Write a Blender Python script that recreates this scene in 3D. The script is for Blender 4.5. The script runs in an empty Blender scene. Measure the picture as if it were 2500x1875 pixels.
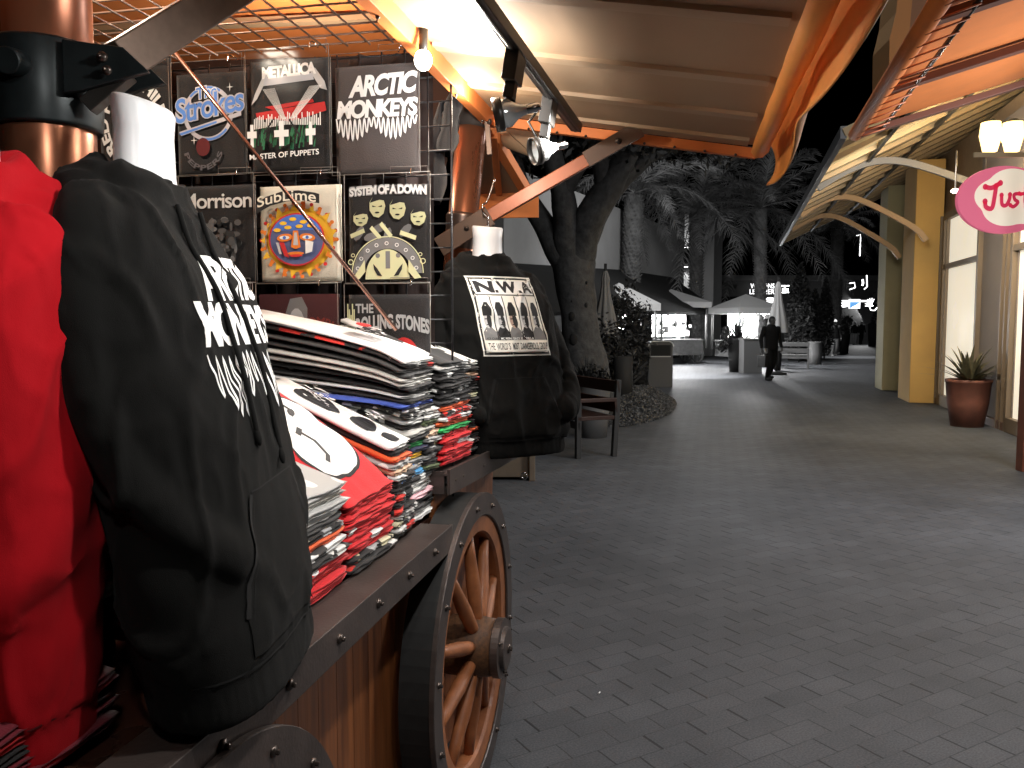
import bpy, bmesh, math, random
from math import sin, cos, pi, radians, atan2, sqrt
from mathutils import Vector, Matrix, noise, Euler
from mathutils.bvhtree import BVHTree

SC = bpy.context.scene
COL = SC.collection
RNG = random.Random(7)

# ------------------------------------------------------------------ camera
FPX = 2000.0            # focal length in photo pixels (photo is 2500 wide)
PITCH = math.atan(148.5 / FPX)
CAMZ = 1.56
cd = bpy.data.cameras.new('camera')
cam = bpy.data.objects.new('camera', cd); COL.objects.link(cam)
cam.location = (0, 0, CAMZ); cam.rotation_euler = (pi / 2 - PITCH, 0, 0)
cd.sensor_width = 36; cd.lens = 36 * FPX / 2500; cd.clip_start = 0.05; cd.clip_end = 600
SC.camera = cam

# ------------------------------------------------------------------ world: night sky
w = bpy.data.worlds.new('World'); SC.world = w; w.use_nodes = True
nt = w.node_tree
sky = nt.nodes.new('ShaderNodeTexSky'); sky.sky_type = 'NISHITA'; sky.sun_disc = False
sky.sun_elevation = radians(-8); sky.sun_rotation = radians(200)
hsv = nt.nodes.new('ShaderNodeHueSaturation'); hsv.inputs['Saturation'].default_value = 0.0
bg = nt.nodes['Background']; bg.inputs['Strength'].default_value = 0.05
nt.links.new(sky.outputs[0], hsv.inputs['Color']); nt.links.new(hsv.outputs[0], bg.inputs['Color'])
SC.view_settings.view_transform = 'Standard'; SC.view_settings.look = 'None'
SC.view_settings.exposure = 0.0; SC.view_settings.gamma = 1.0

def ray(px, py):
    dx = (px - 1250) / FPX; dy = (937.5 - py) / FPX
    return Vector((dx, cos(PITCH) + dy * sin(PITCH), -sin(PITCH) + dy * cos(PITCH)))
def atY(px, py, Y):
    r = ray(px, py); t = Y / r.y
    return Vector((r.x * t, Y, CAMZ + r.z * t))
def atH(px, py, h):
    r = ray(px, py); t = (h - CAMZ) / r.z
    return Vector((r.x * t, r.y * t, h))
def gnd(px, py): return atH(px, py, 0.0)

AX = radians(12.0)
U = Vector((sin(AX), cos(AX), 0)); N = Vector((cos(AX), -sin(AX), 0))
RAIL0 = atH(1117, 1270, 0.97); RAIL0.z = 0
def cart(s, t, h): return RAIL0 + U * s + N * t + Vector((0, 0, h))
def cart_at(px, py, t=0.0):
    """point on the vertical plane parallel to the cart side at outward offset t"""
    r = ray(px, py); o = Vector((0, 0, CAMZ)); p0 = RAIL0 + N * t
    k = (p0 - o).dot(N) / r.dot(N)
    return o + r * k
CARTROT = -AX     # rotation about z that turns +Y into U

# ------------------------------------------------------------------ lights
def lamp(name, kind, loc, power, color=(1, 1, 1), size=0.05, target=None, spot=60, blend=0.6, sizey=None):
    l = bpy.data.lights.new(name, kind); l.energy = power; l.color = color
    if kind == 'AREA':
        l.size = size
        if sizey: l.shape = 'RECTANGLE'; l.size_y = sizey
    else: l.shadow_soft_size = size
    if kind == 'SPOT': l.spot_size = radians(spot); l.spot_blend = blend
    o = bpy.data.objects.new(name, l); COL.objects.link(o); o.location = loc
    if target is not None:
        d = Vector(target) - Vector(loc); o.rotation_euler = d.to_track_quat('-Z', 'Y').to_euler()
    return o
WARM = (1.0, 0.87, 0.70); NEU = (1.0, 0.97, 0.93); WH = (1, 1, 1)
# lamps of the cart: the bare bulb, the lit heads on the track, and unseen heads added out of frame
LB = atY(1033, 147, 2.25)
lamp('bulb_light', 'POINT', LB + N * .10 + Vector((0, -.02, -.05)), 18, NEU, .03)
LT = cart(.10, .36, 2.14)
lamp('track_spot_light', 'SPOT', LT, 45, NEU, .03, target=cart(.1, -.5, 1.55), spot=95, blend=.8)
lamp('track_back_glow', 'POINT', atY(1148, 250, 2.72), 6, WARM, .03)  # added point with no fixture, makes a bright patch on the awning panel
lamp('track_near_light', 'SPOT', cart(-.75, .55, 2.13), 40, NEU, .03, target=cart(-.5, -.25, 1.15), spot=110, blend=.9)
lamp('track_nearest_light', 'SPOT', cart(-1.35, .55, 2.13), 25, NEU, .03, target=cart(-1.2, -.4, 1.2), spot=110, blend=.9)
lamp('roof_cavity_fill', 'POINT', cart(-.5, -.95, 2.62), 30, WARM, .05)  # added fill with no fixture, brightens the roof canvas above the grid
lamp('roof_cavity_fill', 'POINT', cart(.9, -.95, 2.60), 25, WARM, .05)
lamp('front_fill', 'SPOT', cart(-2.15, .40, 2.15), 15, NEU, .04, target=(-.75, 1.2, 1.5), spot=80, blend=.9)  # added fill from the camera side for the near post and hoodies
# plaza lighting: unseen area lights added overhead to brighten the walkway
lamp('walk_fill', 'AREA', (4.7, 5.4, 3.0), 170, WH, .8, target=(3.6, 6.2, 0))
lamp('walk_fill', 'AREA', (2.6, 7.5, 7.0), 110, WH, 2.0, target=(2.6, 7.8, 0))
lamp('walk_fill', 'AREA', (5.5, 14.0, 8.0), 140, WH, 2, target=(5, 14, 0))
lamp('walk_fill', 'AREA', (2.9, 1.6, 6.0), 150, WH, 1.5, target=(2.2, 3.0, 0))
lamp('plaza_fill', 'AREA', (5.0, 19.0, 9.0), 330, WH, 1.5, target=(7, 31, 2))  # unseen, added to lift the kiosk canopies and palms
lamp('shop_lamp_light', 'POINT', (5.75, 9.6, 3.75), 110, (1, .93, .82), .12)
lamp('shop_front_light', 'AREA', (5.0, 10.5, 3.3), 120, (1, .93, .80), .8, target=(8.2, 16, 2.0))  # unseen area light added to brighten the ochre piers
lamp('canopy_fill', 'AREA', (4.6, 4.6, 2.2), 45, (1, .97, .93), .6, target=(3.4, 5.0, 3.5))  # out of view, added below the orange canvas to brighten it


# ------------------------------------------------------------------ materials
MATS = {}
def mat(name, col=(.5, .5, .5), rough=.6, metal=0, emit=None, es=1, bump=0, bscale=60, var=0, vscale=8, sheen=0, spec=.5, col2=None, stretch=None, trans=0, alpha=1, coat=0):
    if name in MATS: return MATS[name]
    m = bpy.data.materials.new(name); m.use_nodes = True; MATS[name] = m
    t = m.node_tree; b = t.nodes['Principled BSDF']; L = t.links.new
    b.inputs['Base Color'].default_value = (*col, 1); b.inputs['Roughness'].default_value = rough
    b.inputs['Metallic'].default_value = metal; b.inputs['Specular IOR Level'].default_value = spec
    if sheen: b.inputs['Sheen Weight'].default_value = sheen; b.inputs['Sheen Roughness'].default_value = .5
    if coat: b.inputs['Coat Weight'].default_value = coat; b.inputs['Coat Roughness'].default_value = .15
    if emit: b.inputs['Emission Color'].default_value = (*emit, 1); b.inputs['Emission Strength'].default_value = es
    if trans: b.inputs['Transmission Weight'].default_value = trans
    if alpha < 1: b.inputs['Alpha'].default_value = alpha
    tc = t.nodes.new('ShaderNodeTexCoord'); mp = t.nodes.new('ShaderNodeMapping'); L(tc.outputs['Object'], mp.inputs[0])
    if stretch: mp.inputs['Scale'].default_value = stretch
    if var or col2:
        n = t.nodes.new('ShaderNodeTexNoise'); n.inputs['Scale'].default_value = vscale; n.inputs['Detail'].default_value = 6
        n.inputs['Roughness'].default_value = .6
        L(mp.outputs[0], n.inputs[0])
        r = t.nodes.new('ShaderNodeValToRGB'); L(n.outputs[0], r.inputs[0])
        c2 = col2 or tuple(min(1, c * (1 + var)) for c in col); c1 = col if col2 else tuple(c * (1 - var) for c in col)
        r.color_ramp.elements[0].position = .33; r.color_ramp.elements[1].position = .67
        r.color_ramp.elements[0].color = (*c1, 1); r.color_ramp.elements[1].color = (*c2, 1)
        L(r.outputs[0], b.inputs['Base Color'])
        rr = t.nodes.new('ShaderNodeMapRange'); L(n.outputs[0], rr.inputs[0])
        rr.inputs['To Min'].default_value = max(.03, rough - .12); rr.inputs['To Max'].default_value = min(1, rough + .12)
        L(rr.outputs[0], b.inputs['Roughness'])
    if bump:
        n2 = t.nodes.new('ShaderNodeTexNoise'); n2.inputs['Scale'].default_value = bscale; n2.inputs['Detail'].default_value = 4
        L(mp.outputs[0], n2.inputs[0]); bp = t.nodes.new('ShaderNodeBump'); bp.inputs['Strength'].default_value = bump
        bp.inputs['Distance'].default_value = .01; L(n2.outputs[0], bp.inputs['Height']); L(bp.outputs[0], b.inputs['Normal'])
    return m

def splotch(name, base, cols, scale=14, thr=.56, rough=.9, st=(1, 1, .5)):
    """cloth with printed patches that keep their place on the cloth"""
    if name in MATS: return MATS[name]
    m = mat(name, base, rough, sheen=.15); t = m.node_tree; b = t.nodes['Principled BSDF']; L = t.links.new
    tc = t.nodes.new('ShaderNodeTexCoord'); mp = t.nodes.new('ShaderNodeMapping'); mp.inputs['Scale'].default_value = st
    oi = t.nodes.new('ShaderNodeObjectInfo'); ad = t.nodes.new('ShaderNodeVectorMath'); ad.operation = 'ADD'
    ms = t.nodes.new('ShaderNodeMath'); ms.operation = 'MULTIPLY'; ms.inputs[1].default_value = 37.0
    L(oi.outputs['Random'], ms.inputs[0]); L(tc.outputs['Object'], mp.inputs[0]); L(mp.outputs[0], ad.inputs[0]); L(ms.outputs[0], ad.inputs[1])
    prev = None; last = (*base, 1)
    for i, (c, th) in enumerate(cols):
        n = t.nodes.new('ShaderNodeTexNoise'); n.inputs['Scale'].default_value = scale * .62 * (1 + .35 * i); n.inputs['Detail'].default_value = 2.0
        n.noise_dimensions = '4D'; n.inputs['W'].default_value = i * 5.3
        L(ad.outputs[0], n.inputs[0])
        g = t.nodes.new('ShaderNodeMath'); g.operation = 'GREATER_THAN'; g.inputs[1].default_value = th; L(n.outputs[0], g.inputs[0])
        mx = t.nodes.new('ShaderNodeMix'); mx.data_type = 'RGBA'; L(g.outputs[0], mx.inputs[0])
        if prev is None: mx.inputs[6].default_value = last
        else: L(prev, mx.inputs[6])
        mx.inputs[7].default_value = (*c, 1); prev = mx.outputs[2]
    L(prev, b.inputs['Base Color'])
    return m

# ------------------------------------------------------------------ mesh builder
class MB:
    def __init__(s): s.v = []; s.f = []; s.m = []; s.mats = []; s.sm = []
    def mi(s, m):
        if m is None: return -1
        if m not in s.mats: s.mats.append(m)
        return s.mats.index(m)
    def add(s, vs, fs, m=None, smooth=False):
        o = len(s.v); s.v += [Vector(v) for v in vs]; k = s.mi(m)
        for f in fs: s.f.append([i + o for i in f]); s.m.append(k); s.sm.append(smooth)
        return s
    def quad(s, a, b, c, d, m=None): return s.add([a, b, c, d], [(0, 1, 2, 3)], m)
    def box(s, c, size, R=None, m=None):
        hx, hy, hz = size[0] / 2, size[1] / 2, size[2] / 2; R = R or Matrix.Identity(3); c = Vector(c)
        vs = [c + R @ Vector((x * hx, y * hy, z * hz)) for z in (-1, 1) for y in (-1, 1) for x in (-1, 1)]
        return s.add(vs, [(0, 2, 3, 1), (4, 5, 7, 6), (0, 1, 5, 4), (2, 6, 7, 3), (0, 4, 6, 2), (1, 3, 7, 5)], m)
    def beam(s, a, b, wd, ht, up=(0, 0, 1), m=None):
        a = Vector(a); b = Vector(b); d = (b - a); L = d.length; d.normalize(); up = Vector(up)
        x = d.cross(up)
        if x.length < 1e-4: x = d.cross(Vector((1, 0, 0)))
        x.normalize(); z = x.cross(d).normalized()
        R = Matrix((x, d, z)).transposed()
        return s.box((a + b) / 2, (wd, L, ht), R, m)
    def tube(s, pts, r, n=10, m=None, cap=True, flat=1.0):
        pts = [Vector(p) for p in pts]; k = len(pts)
        rs = r if isinstance(r, (list, tuple)) else [r] * k
        vs = []; ref = None
        for i, p in enumerate(pts):
            d = (pts[min(i + 1, k - 1)] - pts[max(i - 1, 0)])
            if d.length < 1e-9: d = Vector((0, 0, 1))
            d.normalize()
            if ref is None: ref = Vector((0, 0, 1)) if abs(d.z) < .9 else Vector((1, 0, 0))
            x = d.cross(ref).normalized(); y = x.cross(d).normalized(); ref = y
            for j in range(n):
                a = 2 * pi * j / n; vs.append(p + x * cos(a) * rs[i] + y * sin(a) * rs[i] * flat)
        fs = [(i * n + j, i * n + (j + 1) % n, (i + 1) * n + (j + 1) % n, (i + 1) * n + j) for i in range(k - 1) for j in range(n)]
        s.add(vs, fs, m, True)
        if cap and k > 1:
            o = len(s.v) - len(vs); kk = s.mi(m)
            s.f.append([o + j for j in reversed(range(n))]); s.m.append(kk); s.sm.append(False)
            s.f.append([o + (k - 1) * n + j for j in range(n)]); s.m.append(kk); s.sm.append(False)
        return s
    def lathe(s, prof, c=(0, 0, 0), n=24, R=None, m=None, sx=1, sy=1, smooth=True, n_ang=2 * pi):
        c = Vector(c); R = R or Matrix.Identity(3); vs = []
        for r, z in prof:
            for j in range(n):
                a = n_ang * j / n; vs.append(c + R @ Vector((r * cos(a) * sx, r * sin(a) * sy, z)))
        fs = [(i * n + j, i * n + (j + 1) % n, (i + 1) * n + (j + 1) % n, (i + 1) * n + j) for i in range(len(prof) - 1) for j in range(n)]
        return s.add(vs, fs, m, smooth)
    def prism(s, poly, o, ex, ey, th, m=None):
        """polygon in the plane (ex,ey) at o, thickness th along ex x ey"""
        o = Vector(o); ex = Vector(ex); ey = Vector(ey); ez = ex.cross(ey).normalized() * th
        n = len(poly); a = [o + ex * x + ey * y for x, y in poly]; b = [p + ez for p in a]
        return s.add(a + b, [list(reversed(range(n))), list(range(n, 2 * n))] + [(i, (i + 1) % n, n + (i + 1) % n, n + i) for i in range(n)], m)
    def ell(s, c, r, n=12, k=8, m=None, R=None):
        prof = [(max(1e-4, sin(pi * i / k)), -cos(pi * i / k)) for i in range(k + 1)]; c = Vector(c); R = R or Matrix.Identity(3); vs = []
        for a, z in prof:
            for j in range(n):
                t = 2 * pi * j / n; vs.append(c + R @ Vector((a * cos(t) * r[0], a * sin(t) * r[1], z * r[2])))
        fs = [(i * n + j, i * n + (j + 1) % n, (i + 1) * n + (j + 1) % n, (i + 1) * n + j) for i in range(k) for j in range(n)]
        return s.add(vs, fs, m, True)
    def bar_curve(s, pts, wd, ht, side, m=None):
        """rectangular bar swept along pts; side = constant width direction"""
        pts = [Vector(p) for p in pts]; side = Vector(side).normalized(); vs = []
        for i, p in enumerate(pts):
            d = (pts[min(i + 1, len(pts) - 1)] - pts[max(i - 1, 0)]).normalized(); u = side.cross(d).normalized()
            for a, b in ((-1, -1), (1, -1), (1, 1), (-1, 1)): vs.append(p + side * a * wd / 2 + u * b * ht / 2)
        fs = [(i * 4 + j, i * 4 + (j + 1) % 4, i * 4 + 4 + (j + 1) % 4, i * 4 + 4 + j) for i in range(len(pts) - 1) for j in range(4)]
        k = len(pts) * 4
        return s.add(vs, fs + [(3, 2, 1, 0), (k - 4, k - 3, k - 2, k - 1)], m)
    def build(s, name, m=None, parent=None, label=None, bevel=0, smooth=None, sub=0):
        me = bpy.data.meshes.new(name)
        off = Vector(parent_loc(parent)) if parent else Vector((0, 0, 0))
        me.from_pydata([tuple(v - off) for v in s.v], [], s.f)
        ms = list(s.mats)
        if m is not None and -1 in s.m and m not in ms: ms.append(m)
        dk_ = ms.index(m) if m in ms else 0
        for q in ms: me.materials.append(q)
        for p, k, q in zip(me.polygons, s.m, s.sm): p.material_index = k if k >= 0 else dk_; p.use_smooth = q if smooth is None else smooth
        me.validate(); me.update()
        o = bpy.data.objects.new(name, me); COL.objects.link(o)
        if parent: o.parent = parent
        if label: o['label'] = label
        if bevel:
            md = o.modifiers.new('bevel', 'BEVEL'); md.width = bevel; md.segments = 2; md.limit_method = 'ANGLE'; md.angle_limit = radians(40)
        if sub:
            md = o.modifiers.new('sub', 'SUBSURF'); md.levels = sub; md.render_levels = sub
        return o
def parent_loc(o):
    p = Vector((0, 0, 0))
    while o is not None: p += o.location; o = o.parent
    return p
def tag(o, label=None, cat=None, group=None, kind=None):
    if label: o['label'] = label
    if cat: o['category'] = cat
    if group: o['group'] = group
    if kind: o['kind'] = kind
    return o
def thing(name, label, cat, loc=(0, 0, 0), group=None):
    o = bpy.data.objects.new(name, None); COL.objects.link(o); o.location = loc; o.empty_display_size = .1
    return tag(o, label, cat, group)
def copy_tree(o, parent=None):
    c = o.copy(); COL.objects.link(c); c.parent = parent
    for ch in [x for x in o.children]: copy_tree(ch, c)
    return c
def Rz(a): return Matrix.Rotation(a, 3, 'Z')
def Rx(a): return Matrix.Rotation(a, 3, 'X')
def Ry(a): return Matrix.Rotation(a, 3, 'Y')
def basis(x, y, z): return Matrix((Vector(x), Vector(y), Vector(z))).transposed()

# ------------------------------------------------------------------ 2-D graphics (printing, lettering)
def text_geo(body, bold=0.0, shear=0.0, spacing=1.0):
    cu = bpy.data.curves.new('lettering', 'FONT'); cu.body = body; cu.size = 1; cu.offset = bold; cu.shear = shear
    cu.space_character = spacing; cu.resolution_u = 4
    ob = bpy.data.objects.new('lettering', cu); COL.objects.link(ob)
    dg = bpy.context.evaluated_depsgraph_get(); dg.update()
    me = bpy.data.meshes.new_from_object(ob.evaluated_get(dg))
    vs = [(v.co.x, v.co.y) for v in me.vertices]; fs = [tuple(p.vertices) for p in me.polygons]
    bpy.data.objects.remove(ob); bpy.data.curves.remove(cu); bpy.data.meshes.remove(me)
    if not vs: return [(0, 0)], []
    x0 = min(v[0] for v in vs); x1 = max(v[0] for v in vs); y0 = min(v[1] for v in vs); y1 = max(v[1] for v in vs)
    return [((x - x0) / (x1 - x0), (y - y0) / (y1 - y0)) for x, y in vs], fs
class Art:
    """flat coloured shapes in unit print space, stacked in the order drawn"""
    def __init__(s): s.L = []
    def raw(s, vs, fs, m): s.L.append((vs, fs, m)); return s
    def rect(s, x0, y0, x1, y1, m): return s.raw([(x0, y0), (x1, y0), (x1, y1), (x0, y1)], [(0, 1, 2, 3)], m)
    def poly(s, pts, m): return s.raw(pts, [tuple(range(len(pts)))], m)
    def ell(s, cx, cy, rx, ry, m, n=28, a0=0, rot=0):
        ps = []
        for i in range(n):
            a = 2 * pi * i / n; x = rx * cos(a); y = ry * sin(a); ps.append((cx + x * cos(rot) - y * sin(rot), cy + x * sin(rot) + y * cos(rot)))
        return s.poly(ps, m)
    def ring(s, cx, cy, rx, ry, w_, m, a0=0, a1=2 * pi, n=40, asp=1):
        vs = []; 
        for i in range(n + 1):
            a = a0 + (a1 - a0) * i / n
            vs += [(cx + rx * cos(a), cy + ry * sin(a)), (cx + (rx - w_) * cos(a), cy + (ry - w_ * ry / rx) * sin(a))]
        return s.raw(vs, [(2 * i, 2 * i + 2, 2 * i + 3, 2 * i + 1) for i in range(n)], m)
    def line(s, pts, w_, m, asp=1.0):
        """stroke; asp = height/width of the print area so that strokes keep their width"""
        vs = []
        for i, (x, y) in enumerate(pts):
            x2, y2 = pts[min(i + 1, len(pts) - 1)]; x1, y1 = pts[max(i - 1, 0)]
            dx, dy = x2 - x1, (y2 - y1) * asp; l = sqrt(dx * dx + dy * dy) or 1
            nx, ny = -dy / l * w_ / 2, dx / l * w_ / 2 / asp
            vs += [(x + nx, y + ny), (x - nx, y - ny)]
        return s.raw(vs, [(2 * i, 2 * i + 2, 2 * i + 3, 2 * i + 1) for i in range(len(pts) - 1)], m)
    def text(s, body, x0, y0, x1, y1, m, bold=.02, shear=0, arc=0, taper=0, spacing=1.0, rise=0):
        vs, fs = text_geo(body, bold, shear, spacing)
        out = []
        for u, v in vs:
            k = 1 + taper * (2 * u - 1)
            out.append((x0 + u * (x1 - x0), y0 + v * (y1 - y0) * k + arc * (1 - (2 * u - 1) ** 2) + rise * u))
        return s.raw(out, fs, m)
    def ringtext(s, body, cx, cy, r, hgt, a0, a1, m, bold=.03, asp=1, inward=False):
        vs, fs = text_geo(body, bold); out = []
        for u, v in vs:
            a = a0 + (a1 - a0) * u; rr = r + (v * hgt if not inward else (1 - v) * hgt)
            out.append((cx + rr * cos(a), cy + rr * sin(a) / asp))
        return s.raw(out, fs, m)
    def wave(s, x0, x1, y, amp, n, w_, m, asp):
        pts = []
        for i in range(n * 10 + 1):
            t = i / (n * 10.0); ph = t * n * 2 * pi
            env = .35 + .65 * abs(sin(pi * t * 2 + .25)) ** .9
            yy = y - amp * env * (.55 - .45 * cos(ph)) + amp * .12
            pts.append((x0 + (x1 - x0) * t, yy))
        return s.line(pts, w_, m, asp)
    def build(s, name, parent, fmap, label=None, maxlen=None, step=.0006, base=.001):
        mb = MB()
        for k, (vs, fs, m) in enumerate(s.L):
            if maxlen:
                bm = bmesh.new(); bv = [bm.verts.new((x, y, 0)) for x, y in vs]
                for f in fs:
                    try: bm.faces.new([bv[i] for i in f])
                    except ValueError: pass
                bmesh.ops.triangulate(bm, faces=bm.faces[:])
                for _ in range(7):
                    es = [e for e in bm.edges if e.calc_length() > maxlen]
                    if not es: break
                    bmesh.ops.subdivide_edges(bm, edges=es, cuts=1)
                    bmesh.ops.triangulate(bm, faces=[f for f in bm.faces if len(f.verts) > 3])
                bm.verts.index_update()
                vs = [(v.co.x, v.co.y) for v in bm.verts]; fs = [tuple(v.index for v in f.verts) for f in bm.faces]; bm.free()
            P = [fmap(x, y, base + step * k) for x, y in vs]
            fs2 = [f for f in fs if all(P[i] is not None for i in f)]
            P = [p if p is not None else Vector((0, 0, -50)) for p in P]
            mb.add(P, fs2, m, bool(maxlen))
        # drop unused verts
        used = sorted({i for f in mb.f for i in f}); ix = {o: n for n, o in enumerate(used)}
        mb.v = [mb.v[i] for i in used]; mb.f = [[ix[i] for i in f] for f in mb.f]
        return mb.build(name, None, parent, label)
INK = {}
def ink(name, c, e=0):
    return mat('print_' + name, c, .75, emit=c if e else None, es=e)
W_ = ink('white', (.82, .82, .80)); K_ = ink('black', (.012, .012, .013)); CR = ink('cream', (.80, .78, .55)); RD = ink('red', (.55, .02, .02))
GN = ink('green', (.02, .16, .07)); BL = ink('blue', (.06, .16, .55)); YE = ink('yellow', (.85, .50, .03)); OR = ink('orange', (.75, .20, .02)); GY = ink('grey', (.18, .18, .18))
LG = ink('light_grey', (.5, .5, .5)); PK = ink('pink', (.75, .35, .45)); DK = ink('dark_grey', (.05, .05, .05))
# ================================================================== GROUND
def paving_mat():
    """running-bond pavers: faint long joints, darker and uneven short joints, worn tone"""
    m = mat('paving', (.06, .06, .062), .75); t = m.node_tree; b = t.nodes['Principled BSDF']; L = t.links.new
    def nd(k, **kw):
        n = t.nodes.new(k)
        for a_, v in kw.items(): setattr(n, a_, v)
        return n
    def M(op, a_, b_=None, c_=None):
        n = nd('ShaderNodeMath', operation=op)
        for i_, q in enumerate((a_, b_, c_)):
            if q is None: continue
            if isinstance(q, (int, float)): n.inputs[i_].default_value = q
            else: L(q, n.inputs[i_])
        return n.outputs[0]
    def NZ(sc, det, src, dim='3D'):
        n = nd('ShaderNodeTexNoise'); n.inputs['Scale'].default_value = sc; n.inputs['Detail'].default_value = det; L(src, n.inputs[0]); return n.outputs[0]
    def MR(src, a0, a1, b0, b1):
        n = nd('ShaderNodeMapRange'); L(src, n.inputs[0])
        for k, v in zip(('From Min', 'From Max', 'To Min', 'To Max'), (a0, a1, b0, b1)): n.inputs[k].default_value = v
        return n.outputs[0]
    tc = nd('ShaderNodeTexCoord'); mp = nd('ShaderNodeMapping'); L(tc.outputs['Object'], mp.inputs[0]); mp.inputs['Rotation'].default_value = (0, 0, radians(-30))
    P = mp.outputs[0]
    dn = nd('ShaderNodeTexNoise'); dn.inputs['Scale'].default_value = 7; L(P, dn.inputs[0])
    dv = nd('ShaderNodeVectorMath', operation='SCALE'); dv.inputs['Scale'].default_value = .009; L(dn.outputs['Color'], dv.inputs[0])
    av = nd('ShaderNodeVectorMath'); L(P, av.inputs[0]); L(dv.outputs[0], av.inputs[1])
    sp = nd('ShaderNodeSeparateXYZ'); L(av.outputs[0], sp.inputs[0])
    v = M('DIVIDE', sp.outputs[1], .112); row = M('FLOOR', v); fv = M('FRACT', v)
    u = M('ADD', M('DIVIDE', sp.outputs[0], .215), M('MULTIPLY', row, .5)); col = M('FLOOR', u); fu = M('FRACT', u)
    cb = nd('ShaderNodeCombineXYZ'); L(col, cb.inputs[0]); L(row, cb.inputs[1])
    wn = nd('ShaderNodeTexWhiteNoise'); L(cb.outputs[0], wn.inputs[0]); rnd = wn.outputs[0]
    sc_ = nd('ShaderNodeSeparateXYZ'); L(wn.outputs[1], sc_.inputs[0]); rnd2 = sc_.outputs[0]; rnd3 = sc_.outputs[1]
    du = M('MINIMUM', fu, M('SUBTRACT', 1, fu)); dvv = M('MINIMUM', fv, M('SUBTRACT', 1, fv))
    n1 = NZ(.8, 5, P); n2 = NZ(3.2, 3, P); n3 = NZ(130, 3, P); n4 = NZ(1.9, 1, P)
    ws = MR(rnd2, 0, 1, .010, .030)
    js = M('MULTIPLY', M('LESS_THAN', du, ws), MR(rnd, 0, 1, .35, 1.0))
    jl = M('MULTIPLY', M('LESS_THAN', dvv, .022), MR(n2, .35, .65, .02, .55))
    j_ = M('MAXIMUM', js, jl)
    tone = M('MULTIPLY', MR(rnd3, 0, 1, .91, 1.08), MR(n1, .3, .7, .80, 1.16))
    tone = M('MULTIPLY', tone, MR(n4, .74, .82, 1, .72)); tone = M('MULTIPLY', tone, MR(n3, .3, .7, .72, 1.28)); tone = M('MULTIPLY', tone, MR(n2, .3, .7, .9, 1.1))
    tone = M('MULTIPLY', tone, M('SUBTRACT', 1, M('MULTIPLY', j_, .80)))
    cc = nd('ShaderNodeVectorMath', operation='SCALE'); cc.inputs[0].default_value = (.068, .071, .077); L(tone, cc.inputs['Scale']); L(cc.outputs[0], b.inputs['Base Color'])
    L(MR(n1, 0, 1, .60, .80), b.inputs['Roughness']); b.inputs['Specular IOR Level'].default_value = .25
    hgt = M('ADD', M('MULTIPLY', j_, -1), M('ADD', M('MULTIPLY', n3, .35), M('MULTIPLY', M('MULTIPLY', M('SUBTRACT', rnd, .5), fu), .4)))
    bp = nd('ShaderNodeBump'); bp.inputs['Strength'].default_value = .6; bp.inputs['Distance'].default_value = .004; L(hgt, bp.inputs['Height']); L(bp.outputs[0], b.inputs['Normal'])
    return m
mb = MB(); mb.quad((-60, -8, 0), (90, -8, 0), (90, 150, 0), (-60, 150, 0))
tag(mb.build('paving', paving_mat()), kind='structure')

# ================================================================== CART
STEEL = mat('painted_steel', (.075, .058, .052), .42, .35, var=.25, vscale=9, bump=.08, bscale=120)
STEELD = mat('dark_steel', (.018, .024, .026), .38, .5, var=.3, vscale=12)
def wood(name, c, c2, st=(1, 1, .08), scale=34, rough=.42, coat=.25):
    return mat(name, c, rough, col2=c2, vscale=scale, stretch=st, coat=coat, bump=.12, bscale=50)
WOODP = wood('cart_panel_wood', (.10, .030, .009), (.30, .10, .028), (1, 1, .06), 22)
WOODW = wood('wheel_wood', (.22, .075, .026), (.38, .135, .048), (.6, .6, .6), 22, .55, .08)
HUBW = wood('hub_wood', (.05, .020, .007), (.13, .055, .018), (6, .3, 6), 16, .65, .0)
COPPER = mat('copper_post', (.36, .14, .075), .30, .75, var=.25, vscale=5, stretch=(1, 1, .3))
ORANGE = mat('orange_frame', (.70, .20, .045), .62, var=.12, vscale=4)
ORANGEF = mat('orange_canvas', (.72, .22, .055), .75, var=.08, vscale=3, bump=.1, bscale=200)
BEIGE = mat('beige_canvas', (.33, .215, .125), .8, var=.06, vscale=2.5, bump=.06, bscale=220)
BROWNB = mat('brown_brace', (.30, .095, .042), .38, .3, var=.12, vscale=6)
BLACKM = mat('black_metal', (.02, .018, .016), .4, .3)
WIRE = mat('grid_wire', (.24, .15, .11), .35, .5)
WIREK = mat('grid_wire_black', (.016, .016, .018), .35, .3)
CHROME = mat('chrome', (.7, .7, .7), .12, 1)
BOLT = mat('bolt_head', (.10, .08, .07), .3, .8)

cart_o = thing('vendor_cart', 'brown wooden market cart with spoked wheel, steel rail and propped beige awning', 'market cart', cart(0, -.5, 0))
RH = .97
def bolt(mb, p, r=.013, d=N): 
    d = Vector(d).normalized(); x = d.cross(Vector((0, 0, 1))).normalized(); z = x.cross(d)
    R = basis(x, z, d)
    mb.lathe([(r, 0), (r, .003), (r * .75, .006), (.0001, .0075)], p, 10, R, BOLT)
    mb.lathe([(r * .45, .006), (r * .45, .013), (.0001, .014)], p, 6, R, BOLT, smooth=False)

WS = (gnd(1140, 1600) * 0)  # placeholder
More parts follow.
